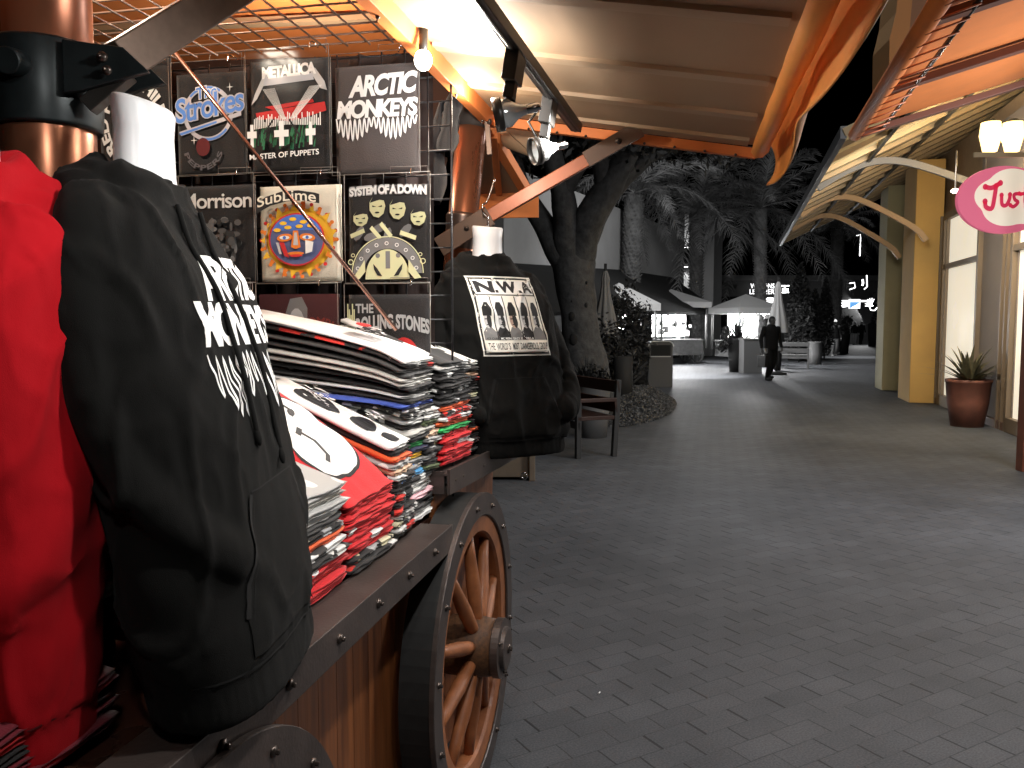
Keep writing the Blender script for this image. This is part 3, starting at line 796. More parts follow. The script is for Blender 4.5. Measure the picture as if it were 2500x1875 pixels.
    for z, r, t_ in ((.60, .095, 0), (.66, .074, 0), (.70, .064, .0), (.76, .062, .15), (.795, .066, .25), (.80, .062, .25), (.80, .0005, .25)):
        for j in range(n):
            a = 2 * pi * j / n; vs.append((r * 1.0 * cos(a), -.010 + r * .92 * sin(a), z + t_ * r * -sin(a) * .5))
    nk.add(vs, [(i * n + j, i * n + (j + 1) % n, (i + 1) * n + (j + 1) % n, (i + 1) * n + j) for i in range(6) for j in range(n)], None, True)
    no = nk.build('neck_form', FORMW, None); no.parent = root
    if hook:
        h = MB(); h.tube(catmull([(0, -.01, .80), (0, -.01, .835), (.02, -.01, .85), (.022, -.01, .875), (.0, -.01, .89), (-.03, -.0, .97)], 5), .004, 8); q = h.build('hanger_hook', CHROME, None); q.parent = root
    lv = Rz(radians(face_deg)) @ (N * lean)
    lv = Vector((lv.x / (scale * wid), lv.y / (scale * dep), 0)) * scale
    def shift(o):
        for c in o.children: shift(c)
        if o.type == 'MESH':
            for v in o.data.vertices: v.co += lv * (.66 - min(v.co.z, .66)) * (1 if v.co.z > .0 else 1)
    shift(root)
    root.location = loc
    return root

def lettered_wave():
    A = Art()
    A.text('ARCTIC', .17, .74, 1.02, 1.0, W_, bold=.045, shear=.22, spacing=.86, rise=.035)
    A.text('MONKEYS', .0, .50, 1.0, .74, W_, bold=.045, shear=.12, spacing=.86, rise=.0)
    A.wave(.0, 1.0, .44, .36, 15, .013, W_, 1.0)
    return A
ba_ = Vector((-.600, 1.33, 0))
NECK_B = atY(362, 290, 1.36)
SB = 1.16
hoodie('large near black hoodie with white lettering and zigzag wave on its chest', (NECK_B.x, 1.36, NECK_B.z - .78 * SB), 90, SB, FBLACK, 3, lettered_wave(), (.140, .338, -.190, .588), dep=.62, wid=.90, lean=.19, fold=.72)
NECK_R = atY(-118, 225, 1.10); SR = 1.14
hoodie('plain red hooded sweatshirt on a white neck form at the left edge', (NECK_R.x, 1.10, NECK_R.z - .78 * SR), 188, SR, FRED, 11, None, None, strings=False, wid=.54, lean=.0, fold=.8)
# far hoodie with framed group print
A = Art(); a_ = .93
CRW = ink('warm_white', (.84, .82, .74)); A.rect(0, 0, 1, 1, CRW); A.rect(.020, .018, .98, .982, K_); A.rect(.045, .04, .955, .96, CRW)
A.rect(.06, .775, .94, .945, W_); A.rect(.045, .755, .955, .768, K_)
A.text('N', .075, .790, .345, .938, K_, bold=.05); A.text('W', .405, .790, .690, .938, K_, bold=.05); A.text('A', .755, .790, .950, .938, K_, bold=.05)
for x in (.355, .700): A.rect(x, .790, x + .040, .825, K_)
for i in range(5):
    x = .055 + i * .18; A.rect(x, .20, x + .168, .745, CRW if i % 2 == 0 else W_)
    A.rect(x + .168, .20, x + .182, .745, K_)
    # plain generic portrait: shoulders, head, cap
    A.poly([(x + .0, .20), (x + .0, .30), (x + .045, .36), (x + .12, .36), (x + .168, .30), (x + .168, .20)], K_ if i % 2 else GY)
    A.ell(x + .084, .45, .050, .105, LG if i != 2 else mat('print_skin', (.42, .30, .24), .8)); A.ell(x + .105, .44, .030, .09, K_)
    A.poly([(x + .03, .50), (x + .028, .60), (x + .06, .67), (x + .115, .67), (x + .145, .60), (x + .142, .50)], K_)
    A.rect(x + .045, .455, x + .075, .468, K_); A.rect(x + .060, .385, x + .095, .396, K_)
for i, (nm, cc) in enumerate((('ICE CUBE', K_), ('MC REN', W_), ('EAZY E', W_), ('YELLA', W_))):
    x = .06 + i * .18; A.text(nm, x + .01, .205, x + .155, .232, cc, bold=.02)
A.rect(.05, .055, .95, .195, CRW); A.text("THE", .07, .08, .145, .165, K_, bold=.012); A.text("WORLD", .165, .08, .325, .165, K_, bold=.012); A.rect(.333, .142, .340, .168, K_); A.text("S", .348, .08, .368, .165, K_, bold=.012); A.text("MOST", .395, .08, .510, .165, K_, bold=.012); A.text("DANGEROUS", .530, .08, .785, .165, K_, bold=.012); A.text("GROUP", .805, .08, .935, .165, K_, bold=.012)
NECK_N = atY(1186, 560, 3.03); SN = 1.04
hoodie('black hoodie with cream framed group print hanging at the far cart corner', (NECK_N.x + .01, 3.03, NECK_N.z - .79 * SN), 150, SN, FBLACK, 23, A, (.152, .350, -.152, .622), strings=False, hook=True, wid=.86, fold=.8, sleeves={s_: [(.165, -.01, .58), (.225, -.02, .50), (.268, -.01, .38), (.280, .02, .27), (.255, .085, .185), (.205, .130, .155)] for s_ in (1, -1)})

# ================================================================== SHIRTS IN CLEAR SLEEVES ON THE GRID
PLAS = mat('clear_sleeve', (.9, .9, .9), .08)
def clear():
    m = PLAS; t = m.node_tree; b = t.nodes['Principled BSDF']; out = [n for n in t.nodes if n.type == 'OUTPUT_MATERIAL'][0]
    tr = t.nodes.new('ShaderNodeBsdfTransparent'); gl = t.nodes.new('ShaderNodeBsdfGlossy'); gl.inputs['Roughness'].default_value = .16
    n = t.nodes.new('ShaderNodeTexNoise'); n.inputs['Scale'].default_value = 5; tc = t.nodes.new('ShaderNodeTexCoord'); t.links.new(tc.outputs['Object'], n.inputs[0])
    bp = t.nodes.new('ShaderNodeBump'); bp.inputs['Strength'].default_value = .4; bp.inputs['Distance'].default_value = .01; t.links.new(n.outputs[0], bp.inputs['Height']); t.links.new(bp.outputs[0], gl.inputs['Normal'])
    fr_ = t.nodes.new('ShaderNodeFresnel'); fr_.inputs['IOR'].default_value = 1.35; mx = t.nodes.new('ShaderNodeMixShader')
    ad = t.nodes.new('ShaderNodeMath'); ad.operation = 'MULTIPLY_ADD'; ad.inputs[1].default_value = .32; ad.inputs[2].default_value = .0
    t.links.new(fr_.outputs[0], ad.inputs[0]); t.links.new(ad.outputs[0], mx.inputs[0]); t.links.new(tr.outputs[0], mx.inputs[1]); t.links.new(gl.outputs[0], mx.inputs[2]); t.links.new(mx.outputs[0], out.inputs[0])
clear()
def tee(name, c, c2=None): return mat(name, c, .88, col2=c2 or tuple(min(1, x * 1.25) for x in c), vscale=5, sheen=.15, bump=.25, bscale=260)
TB = tee('tee_black', (.016, .014, .014)); TG_ = tee('tee_charcoal', (.060, .050, .048)); TCR = tee('tee_cream', (.74, .70, .58)); TW = tee('tee_white', (.72, .72, .72), (.82, .82, .82))
def grid_pt(px, py, off=0):
    r = ray(px, py); o = Vector((0, 0, CAMZ)); p0 = RAIL0 + U * (SG - off); k = (p0 - o).dot(U) / r.dot(U); return o + r * k
GRP = 'band shirts in clear sleeves on the wire grid'
def sleeved(label, px0, py0, px1, py1, art, cloth, off=.03, tilt=0, rows=None, ix=.0, flap_=True):
    """flat folded shirt in a hung clear sleeve; pixel corners of the sleeve give its place and size on the grid"""
    a = grid_pt(px0, py0, off); b = grid_pt(px1, py1, off)
    c = (a + b) / 2; W2 = (b - a).dot(N); H2 = a.z - b.z; W2 = abs(W2)
    root = thing('sleeved_shirt', label, 'sleeved shirt', c, GRP)
    up_ = (Vector((0, 0, 1)) * cos(tilt) - N * sin(tilt)); ex = (N * cos(tilt) + Vector((0, 0, 1)) * sin(tilt))
    O = c - ex * W2 / 2 - up_ * H2 / 2; f = -U
    top = .034
    sh = MB(); x0, x1, y0, y1 = .006, W2 - .006, .005, H2 - top
    nx, ny = 14, 18; vs = []
    for j in range(ny + 1):
        for i in range(nx + 1):
            u, v = i / nx, j / ny; e = min(u, 1 - u, v, 1 - v) * 12; e = min(1, e) ** .5
            vs.append(O + ex * (x0 + (x1 - x0) * u) + up_ * (y0 + (y1 - y0) * v) + f * (.004 + .007 * e + .0022 * noise.noise(Vector((u * 4, v * 5, px0 * .01)))))
    sh.add(vs, [(j * (nx + 1) + i, j * (nx + 1) + i + 1, (j + 1) * (nx + 1) + i + 1, (j + 1) * (nx + 1) + i) for j in range(ny) for i in range(nx)], None, True)
    n0 = len(sh.v)
    so = sh.build('folded_shirt', cloth, root); sd = so.modifiers.new('s', 'SOLIDIFY'); sd.thickness = .010; sd.offset = 1 if False else -1
    if art:
        def fm(u, v, o):
            e = min(1, max(.02, min(u, 1 - u, v, 1 - v)) * 12) ** .5
            return O + ex * (x0 + (x1 - x0) * u) + up_ * (y0 + (y1 - y0) * v) + f * (.0135 + .0015 + o)
        art.build('print', root, fm, step=.0004, base=.0004)
    pl_ = MB(); vs = []
    nx, ny = 10, 12
    for j in range(ny + 1):
        for i in range(nx + 1):
            u, v = i / nx, j / ny
            vs.append(O + ex * (W2 * u) + up_ * (H2 * v) + f * (.026 + .004 * noise.noise(Vector((u * 3, v * 3, px0 * .02)))))
    pl_.add(vs, [(j * (nx + 1) + i, j * (nx + 1) + i + 1, (j + 1) * (nx + 1) + i + 1, (j + 1) * (nx + 1) + i) for j in range(ny) for i in range(nx)], PLAS, True)
    EDG = mat('sleeve_edge', (.22, .20, .18), .2)
    for p, q in ((0, 0), (1, 0)):
        pl_.tube([O + ex * (W2 * p) + f * .026, O + ex * (W2 * p) + up_ * H2 + f * .026], .0011, 5, EDG)
    for v in (0, 1): pl_.tube([O + up_ * (H2 * v) + f * .026, O + ex * W2 + up_ * (H2 * v) + f * .026], .0011, 5, EDG)
    if flap_:
        pl_.tube([O + ex * W2 * .55 + up_ * (H2) + f * .03, O + ex * W2 * .55 + up_ * (H2 + .018) + f * .03, O + ex * W2 * .98 + up_ * (H2 + .016) + f * .03, O + ex * W2 * .98 + up_ * (H2 - .03) + f * .03], .0009, 5, EDG)
    pl_.build('clear_sleeve', PLAS, root)
    hk = MB(); p = O + ex * W2 * .78 + up_ * (H2 - .008)
    hk.tube(catmull([p + f * .03, p + f * .02 + up_ * .022, p - f * .02 + up_ * .028, p - f * .035 + up_ * .02], 4), .0022, 6); hk.build('hook', CHROME, root)
    return root

# charcoal, white italic words over a wave
A = Art(); A.text('ARCTIC', .17, .70, .99, .90, W_, bold=.045, shear=.22, spacing=.86, rise=.02); A.text('MONKEYS', .03, .51, .99, .68, W_, bold=.045, shear=.12, spacing=.86)
A.wave(.02, .98, .50, .22, 17, .017, W_, 1.2)
sleeved('charcoal sleeved shirt with white two-line lettering over a squiggle', 815, 140, 1032, 424, A, TG_)
# black, blocky chiselled word over red sky band and green ground (plain stand-in)
A = Art(); CH = ink('chisel', (.45, .46, .50))
A.poly([(.02, .60), (.10, .66), (.30, .93), (.18, .86), (.07, .70)], LG); A.poly([(.98, .70), (.90, .72), (.72, .94), (.84, .90), (.95, .78)], LG)
A.poly([(.18, .77), (.82, .80), (.80, .86), (.20, .84)], CH)
A.text('METALLICA', .17, .83, .85, .94, W_, bold=.05, spacing=.85, rise=.02)
A.poly([(.08, .53), (.95, .60), (.97, .52), (.70, .47), (.50, .44), (.30, .47), (.10, .47)], RD); A.poly([(.2, .58), (.8, .63), (.82, .60), (.3, .55)], RD)
r_ = random.Random(5)
for i in range(14): A.line([(.18 + .012 * i, .74), (.42 + .004 * i, .46)], .003, W_)
for i in range(14): A.line([(.78 + .012 * i, .74), (.52 + .006 * i, .46)], .003, W_)
for i in range(38):
    x = .08 + .85 * i / 37; hgt = .05 + .07 * r_.random(); A.rect(x, .40 - .06 * abs(x - .5), x + .012, .40 - .06 * abs(x - .5) + hgt, W_)
for i in range(60):
    x = .10 + .8 * r_.random(); y = .17 + .14 * r_.random(); A.poly([(x, y), (x + .02, y), (x + .035, y + .07 + .05 * r_.random()), (x + .012, y + .05)], GN)
for x, w__, h_ in ((.13, .06, .20), (.50, .09, .22), (.86, .06, .2)):
    A.rect(x - w__ * .33, .19, x + w__ * .33, .19 + h_, W_); A.rect(x - w__, .27, x + w__, .33, W_)
A.line([(.40, .42), (.28, .30)], .02, K_); A.line([(.60, .42), (.74, .26)], .02, K_)
A.text('MASTER OF PUPPETS', .10, .075, .96, .125, W_, bold=.02, rise=.025)
sleeved('black shirt with grey angular lettering over a red band and green ground', 608, 128, 815, 418, A, TB, rows=1)
# black, blue and white chrome word with ring
A = Art(); BL2 = ink('mid_blue', (.10, .26, .70))
A.ring(.47, .60, .36, .27, .055, ink('silver', (.55, .53, .56))); A.ring(.47, .60, .35, .265, .03, BL2, a0=1.0, a1=2.4); A.ring(.47, .60, .35, .265, .03, BL2, a0=4.4, a1=5.6)
A.text('The', .30, .73, .62, .86, W_, bold=.07, rise=.03); A.text('The', .31, .735, .61, .85, BL2, bold=.02, rise=.03)
A.text('Strokes', .0, .50, 1.0, .76, ink('silver', (.55, .53, .56)), bold=.07, rise=.10, spacing=.9); A.text('Strokes', .01, .51, .99, .75, BL2, bold=.015, rise=.10, spacing=.9)
A.poly([(.05, .43), (.95, .60), (.95, .56), (.08, .39)], ink('silver', (.55, .53, .56))); A.poly([(.05, .415), (.60, .52), (.60, .50), (.08, .395)], BL2)
for x, y in ((.80, .84), (.27, .34)):
    A.poly([(x - .05, y), (x, y + .006), (x + .05, y), (x, y - .006)], W_); A.poly([(x, y + .045), (x + .008, y), (x, y - .045), (x - .008, y)], W_)
A.ringtext('PEPPERS', .40, .27, .22, .07, pi * 1.08, pi * 1.92, ink('dim', (.12, .11, .12)), asp=1.25, inward=True); A.ell(.40, .27, .10, .09, ink('reflected_red', (.12, .01, .012)))  # dim ring text and disc draw the neighbouring shirt's reflection in the sleeve
sleeved('black shirt with tilted blue and silver lettering inside a ring', 428, 160, 612, 428, A, TB)
# black, ring of white capitals round a red burst
A = Art(); 
for k in range(8):
    a = k * pi / 4; A.poly([(.5 + .07 * cos(a + 1.57), .42 + .055 * sin(a + 1.57)), (.5 + .27 * cos(a - .1), .42 + .21 * sin(a - .1)), (.5 + .27 * cos(a + .18), .42 + .21 * sin(a + .18)), (.5 - .07 * cos(a + 1.57), .42 - .055 * sin(a + 1.57))], RD)
A.ringtext('RED HOT CHILI PEPPERS', .5, .42, .34, .13, pi * 1.25, -pi * .55, W_, asp=1.25, bold=.04)
sleeved('black shirt with a ring of white capitals round a red burst', 236, 112, 430, 430, A, TB, off=.02)
# black, old-style white word and grey portrait
A = Art(); A.text('Morrison', .0, .76, .97, .92, W_, bold=.015, spacing=.9)
for i in range(60):
    x, y = .30 + .5 * r_.random(), .15 + .5 * r_.random(); A.ell(x, y, .02 + .05 * r_.random(), .02 + .05 * r_.random(), ink('g%d' % (i % 4), (.02 + .05 * (i % 4),) * 3), n=9)
sleeved('black shirt with white serif lettering over a murky grey portrait', 446, 432, 634, 690, A, TB)
# cream, black banner word and sun face (plain stand-in)
A = Art()
A.ell(.5, .43, .415, .335, YE, n=40)
for k in range(26):
    a = 2 * pi * k / 26; r0 = .44; c_, s_ = cos(a), sin(a); w_r = .035 + .012 * (k % 2)
    A.ell(.5 + c_ * .455, .43 + s_ * .385, .024, .020, RD if k % 2 else OR, n=14)
    A.poly([(.5 + c_ * r0 * .93 - s_ * w_r, .43 + (s_ * r0 * .93 + c_ * w_r) * .78), (.5 + c_ * (.49 - .02 * (k % 3)) + .03 * s_, .43 + s_ * (.42 - .02 * (k % 3))), (.5 + c_ * r0 * .93 + s_ * w_r, .43 + (s_ * r0 * .93 - c_ * w_r) * .78)], YE if k % 2 else OR)
A.ell(.5, .43, .345, .275, RD, n=40); A.ell(.5, .43, .325, .258, ink('slate', (.08, .10, .22)), n=40)
A.poly([(.5 + .325 * cos(a), .43 + .258 * sin(a)) for a in [pi * (.12 + .76 * i / 20) for i in range(21)]], BL)
for x, y in ((.34, .60), (.46, .64), (.59, .61), (.40, .555), (.54, .565), (.68, .57), (.27, .53)): A.ell(x, y, .045, .020, YE, n=14)
A.ell(.36, .45, .095, .040, OR, rot=.1); A.ell(.64, .45, .095, .040, OR, rot=-.1); A.ell(.36, .45, .060, .020, W_); A.ell(.64, .45, .060, .020, W_); A.ell(.36, .45, .02, .017, BL); A.ell(.64, .45, .02, .017, BL)
A.poly([(.47, .52), (.53, .52), (.56, .35), (.50, .33), (.44, .35)], OR); A.poly([(.485, .50), (.515, .50), (.53, .37), (.47, .37)], LG)
A.ell(.5, .285, .10, .018, OR); A.ell(.5, .262, .08, .014, RD); A.poly([(.30, .40), (.36, .40), (.42, .24), (.36, .26)], RD); A.poly([(.62, .42), (.72, .40), (.70, .30), (.62, .28)], W_)
A.poly([(.26, .40), (.29, .40), (.33, .28), (.30, .28)], LG)
A.poly([(.02, .80), (.15, .875), (.35, .925), (.55, .93), (.75, .90), (.80, .885), (.80, .79), (.60, .825), (.40, .82), (.20, .78), (.02, .70)], K_)
A.text('SubLime', .04, .76, .76, .87, TCR, bold=.012, arc=.045, rise=.04)
sleeved('cream shirt with a black banner word above a blazing orange sun', 632, 432, 842, 690, A, TCR)
# black, pale figures over a huge pale beetle shape (plain stand-in)
A = Art(); CY = ink('pale_yellow', (.62, .62, .36))
A.text('SYSTEM OF A DOWN', .02, .88, .97, .985, LG, bold=.07, spacing=.85, arc=.02); A.text('SYSTEM OF A DOWN', .03, .89, .96, .972, W_, bold=.03, spacing=.85, arc=.02)
for x, y, rx, ry in ((.16, .66, .095, .085), (.37, .78, .10, .12), (.62, .75, .10, .115), (.87, .66, .095, .095)):
    A.ell(x, y, rx, ry, CY, n=9); A.poly([(x - rx * .9, y + ry * .3), (x - rx * .4, y + ry * 1.0), (x + rx * .3, y + ry * 1.05), (x + rx, y + ry * .45), (x + rx * .3, y + ry * .55)], K_)
    A.poly([(x - rx * .6, y + .01), (x - rx * .1, y - .006), (x - rx * .6, y - .008)], K_); A.poly([(x + rx * .6, y + .01), (x + rx * .1, y - .006), (x + rx * .6, y - .008)], K_); A.ell(x, y - ry * .55, rx * .3, ry * .08, K_, n=8)
for x, y, rr in ((.15, .50, .9), (.40, .55, .4), (.50, .47, 1.2), (.72, .52, .7), (.30, .46, .2)): A.ell(x, y, .09, .045, GY, n=9, rot=rr); 
for x0_, y0_, x1_, y1_ in ((.05, .47, .22, .53), (.30, .56, .42, .44), (.42, .60, .55, .46), (.66, .50, .85, .44)): A.line([(x0_, y0_), (x1_, y1_)], .045, CY)
A.ring(.5, .08, .42, .37, .13, GY, a0=0, a1=pi); A.ring(.5, .08, .44, .385, .012, CY, a0=0, a1=pi)
A.poly([(.5 + .27 * cos(a), .02 + .31 * sin(a)) for a in [pi * i / 24 for i in range(25)]], CY)
A.rect(.48, .13, .535, .31, GY); A.ell(.385, .265, .028, .024, GY); A.ell(.635, .265, .028, .024, GY)
A.poly([(.33, .18), (.38, .13), (.44, .05), (.38, .06), (.34, .12)], K_); A.poly([(.69, .18), (.64, .13), (.58, .05), (.64, .06), (.68, .12)], K_)
for k in range(9):
    a = pi * (k + .5) / 9; A.ring(.5 + .36 * cos(a), .08 + .31 * sin(a), .024, .02, .008, W_, n=12)
for sx in (-1, 1):
    A.poly([(.5 + sx * .27, .22), (.5 + sx * .33, .14), (.5 + sx * .42, .03), (.5 + sx * .34, .02), (.5 + sx * .26, .10)], CY); A.ring(.5 + sx * .44, .20, .035, .03, .01, CY, n=14); A.ring(.5 + sx * .41, .27, .025, .02, .008, CY, n=14)
sleeved('black shirt with pale cartoon heads over a pale horned beetle shape', 848, 430, 1058, 690, A, TB)
# maroon, grey portrait
A = Art(); A.rect(0, 0, 1, 1, ink('maroon', (.06, .012, .014))); A.poly([(.36, .35), (.34, .8), (.40, .95), (.55, .97), (.62, .85), (.60, .35)], GY); A.ell(.48, .68, .10, .17, LG, n=14); A.rect(.40, .72, .46, .75, K_); A.rect(.50, .72, .56, .75, K_); A.rect(.44, .56, .53, .585, K_)
A.ringtext('COLOMBIA', .75, .45, .25, .12, pi * .9, pi * .2, ink('brickred', (.22, .03, .02)), asp=1.2)
sleeved('maroon shirt with a grey portrait, bottom row behind the folded piles', 634, 694, 836, 950, A, tee('tee_maroon', (.06, .010, .012)))
# black, collegiate word and red lips (tongue emblem shown only as a plain red shape)
A = Art(); A.text('THE', .10, .80, .32, .90, LG, bold=.03); A.text('ROLLING STONES', .10, .58, 1.0, .74, LG, bold=.045, arc=.055, rise=-.01)
A.ell(.70, .34, .17, .20, RD, rot=.2); A.ell(.40, .42, .20, .09, RD, rot=-.2); A.ell(.68, .44, .08, .035, LG); A.ell(.40, .46, .10, .03, W_)
for i in range(5): A.rect(.0 + .02 * i, .55, .015 + .02 * i, .9 - .06 * (i % 3), CY)
sleeved('black shirt with grey collegiate lettering above a red rounded shape', 848, 694, 1058, 950, A, TB)
for lb, x0, y0, x1, y1, cl in (('dark shirt hidden behind the near hoodie on the wire grid', 262, 432, 444, 690, TB), ('dark shirt in the lowest row left of the maroon one', 440, 694, 632, 950, TG_)):
    A = Art(); A.ring(.6, .5, .3, .2, .04, CY); A.text('UP', .5, .45, .72, .56, CY, bold=.03); sleeved(lb, x0, y0, x1, y1, A, cl)
# hoodies hanging on the far side of the grid, right end
hh = MB()
for k, (px_, w__) in enumerate(((1112, .035), (1082, .035))):
    top = atY(px_, 225 + 30 * k, 3.05 + .05 * k); vs = []
    for j in range(12):
        z = j / 11
        for i in range(8):
            a = 2 * pi * i / 8; r_x = w__ * (.45 + .5 * min(1, z * 3)) * (1 + .35 * sin(i * 2.4 + j * .9)); vs.append(top + Vector((r_x * cos(a) - .04 * z, .07 * sin(a), -z * (.22 + .14 * k))))
    hh.add(vs, [(j * 8 + i, j * 8 + (i + 1) % 8, (j + 1) * 8 + (i + 1) % 8, (j + 1) * 8 + i) for j in range(11) for i in range(8)], None, True)
tag(hh.build('hanging_garment', tee('tee_slate', (.022, .021, .023)), None), 'dark grey garment hanging behind the wire grid beside the post', 'garment')

# ================================================================== PILES OF FOLDED SHIRTS
K2 = (.02, .018, .018); 
MT = {
 'red': tee('fold_red', (.62, .012, .018), (.70, .02, .025)),
 'redw': splotch('fold_red_white', (.62, .012, .018), [((.78, .78, .76), .60), ((.012, .012, .012), .64)], 9),
 'bw': splotch('fold_black_white', K2, [((.66, .66, .64), .57)], 20),
 'bw2': splotch('fold_black_cream', K2, [((.66, .62, .42), .59), ((.4, .4, .4), .62)], 15),
 'bwr': splotch('fold_black_white_red', K2, [((.66, .66, .64), .59), ((.60, .03, .02), .56)], 17),
 'bc': splotch('fold_black_mixed', K2, [((.35, .35, .35), .58), ((.75, .42, .03), .60), ((.06, .22, .60), .61)], 16),
 'wk': splotch('fold_white_black', (.74, .74, .73), [((.03, .03, .03), .53)], 13),
 'gy': splotch('fold_grey_print', (.40, .40, .39), [((.72, .72, .7), .56), ((.04, .04, .04), .6)], 12),
 'k': tee('fold_black', (.014, .013, .013)), 'ch': tee('fold_charcoal', (.055, .053, .052)), 'lg': tee('fold_light_grey', (.42, .41, .38)),
 'w': tee('fold_white', (.74, .74, .72)), 'bl': tee('fold_blue', (.035, .075, .36)), 'nv': tee('fold_navy', (.010, .014, .05)), 'cb': tee('fold_sky_blue', (.06, .28, .55)),
 'ye': splotch('fold_yellow', (.80, .48, .02), [((.03, .02, .01), .60)], 8), 'pk': tee('fold_pink', (.68, .42, .46)), 'ol': tee('fold_olive', (.09, .12, .055)),
 'tn': tee('fold_tan', (.55, .38, .26)), 'or': tee('fold_orange', (.70, .11, .03)), 'gn': tee('fold_green', (.02, .35, .08)), 'mr': tee('fold_maroon', (.13, .006, .015)),
 'wr': splotch('fold_white_red', (.76, .76, .74), [((.55, .03, .03), .58), ((.03, .03, .03), .58)], 11)}
CNAME = {'red': 'plain red', 'redw': 'red printed', 'bw': 'black and white', 'bw2': 'black and cream', 'bwr': 'black, white and red', 'bc': 'black multicoloured', 'wk': 'white with black print', 'gy': 'grey printed', 'k': 'plain black',
 'ch': 'charcoal', 'lg': 'light grey', 'w': 'white', 'bl': 'royal blue', 'nv': 'navy', 'cb': 'sky blue', 'ye': 'yellow', 'pk': 'pale pink', 'ol': 'olive green', 'tn': 'tan', 'or': 'orange', 'gn': 'green', 'mr': 'maroon', 'wr': 'white printed'}
ORD = ['first', 'second', 'third', 'fourth', 'fifth', 'sixth', 'seventh', 'eighth', 'ninth', 'tenth', 'eleventh', 'twelfth', 'thirteenth', 'fourteenth', 'fifteenth', 'sixteenth', 'seventeenth', 'eighteenth', 'nineteenth', 'twentieth',
       'twenty-first', 'twenty-second', 'twenty-third', 'twenty-fourth', 'twenty-fifth', 'twenty-sixth', 'twenty-seventh', 'twenty-eighth', 'twenty-ninth', 'thirtieth', 'thirty-first', 'thirty-second', 'thirty-third', 'thirty-fourth', 'thirty-fifth', 'thirty-sixth']
def folded(pos, eu, en, width, depth, th, rise0, bend, rng, lean):
    """one folded shirt: aisle-side folds at the front, pos = centre of the aisle-side bottom edge"""
    mb = MB(); ns = 13; prof = []
    # cross-section in (inward x, height y): double lobed front fold
    K = [(.0, .0)]
    front = [(.004, .05), (-.006, .12), (-.012, .25), (-.010, .40), (-.003, .48), (-.009, .55), (-.015, .68), (-.013, .84), (-.004, .95), (.008, 1.0)]
    ins = [.05, .09, .14, .24, .36, .5, .66, .82, 1.0]
    vs = []; sd = rng.random() * 50; j1 = rng.uniform(-.008, .008)
    sec = []
    for (x, y) in [(x_ * depth, 0.02) for x_ in reversed(ins)] + [(x, y) for x, y in front] + [(x_ * depth, 1.0) for x_ in ins]: sec.append((x, y))
    m = len(sec)
    for i in range(ns):
        u = i / (ns - 1) * 2 - 1; edge = max(0, abs(u) - .86) / .14
        cs = u * width / 2
        for (x, y) in sec:
            w1 = noise.noise(Vector((u * 2.2, sd, x * 3))) ; w2 = noise.noise(Vector((u * 3.5, y * 1.5, sd + 9)))
            z = y * th * (1 - .55 * edge ** 2) + .28 * th * edge ** 2
            z += .0035 * w1 * (1 if y > .5 else .8) + .0016 * noise.noise(Vector((u * 5, x * 14, sd)))
            xin = x + .010 * w2 + j1 + .006 * edge
            xx = max(0, x)
            z += rise0 * xx + bend * (1 - math.exp(-xx / .08)) * .10
            vs.append(pos + eu * (cs + .006 * noise.noise(Vector((x * 9, sd, 3)))) - en * xin + Vector((0, 0, z + lean * u)))
    fs = [(i * m + j, (i + 1) * m + j, (i + 1) * m + j + 1, i * m + j + 1) for i in range(ns - 1) for j in range(m - 1)]
    fs += [tuple(range(m)), tuple(reversed(range((ns - 1) * m, ns * m)))]
    fs += [(i * m + m - 1, (i + 1) * m + m - 1, (i + 1) * m, i * m) for i in range(ns - 1)]
    mb.add(vs, fs, None, True); return mb
def pile(desc, s0, s1, h0, h1, seq, tout=-.10, depth=.34, rise=(0, .5), bend=(0, 0), seed=1, deep_from=99, deep=.55, batter=0.0, group=None, eu=U, en=N, base=None, th0=.0175):
    rng = random.Random(seed); n0 = len(seq); n = max(3, round((h1 - h0) / th0)); n = min(n, n0); seq = [seq[n0 - 1 - int(i * n0 / n)] for i in range(n)][::-1]; n = len(seq); th = (h1 - h0) / n; lab = {}
    for k, c in enumerate(seq):
        q = k / max(1, n - 1)
        wdt = (s1 - s0) * rng.uniform(.95, 1.05)
        if base is None: pos = cart((s0 + s1) / 2 + rng.uniform(-.006, .006), tout - batter * q, h0 + th * k)
        else: pos = base + Vector((0, 0, th * k)) - en * batter * q + eu * rng.uniform(-.006, .006)
        d = deep if k >= deep_from else depth
        mb = folded(pos, eu, en, wdt, d * rng.uniform(.96, 1.04), th * 1.10, rise[0] + (rise[1] - rise[0]) * q, bend[0] + (bend[1] - bend[0]) * q, rng, rng.uniform(-.003, .003))
        o = mb.build('folded_shirt', MT[c])
        last = (o, pos, wdt, d * 1.0)
        k2 = n - k
        pos_ = 'topmost' if k2 == 1 else ('bottom' if k == 0 else ORD[k2 - 1] + ' from the top')
        tag(o, '%s folded shirt, %s of %s' % (CNAME[c], pos_, desc), 'folded shirt', group or 'folded shirts in piles on the cart')
    return last + (eu, en)
def top_print(L_, art, v0=0, v1=1, u0=0, u1=1):
    o, pos, wd, dp, eu, en = L_; bm = bmesh.new(); bm.from_mesh(o.data); tr_ = BVHTree.FromBMesh(bm); bm.free()
    def fm(u, v, off):
        p = pos + eu * ((u0 + (u1 - u0) * u) - .5) * wd * .94 - en * ((v0 + (v1 - v0) * v) * dp * .96)
        h = tr_.ray_cast(Vector((p.x, p.y, 3)), Vector((0, 0, -1)))
        return None if h[0] is None or h[1].z < .45 else h[0] + Vector((0, 0, .0012 + off))
    art.build('print', o, fm, maxlen=.04)
def S(px, t=-.1):     # distance along the cart for a photo column, on the plane t
    return (cart_at(px, 1200, t) - RAIL0).dot(U)
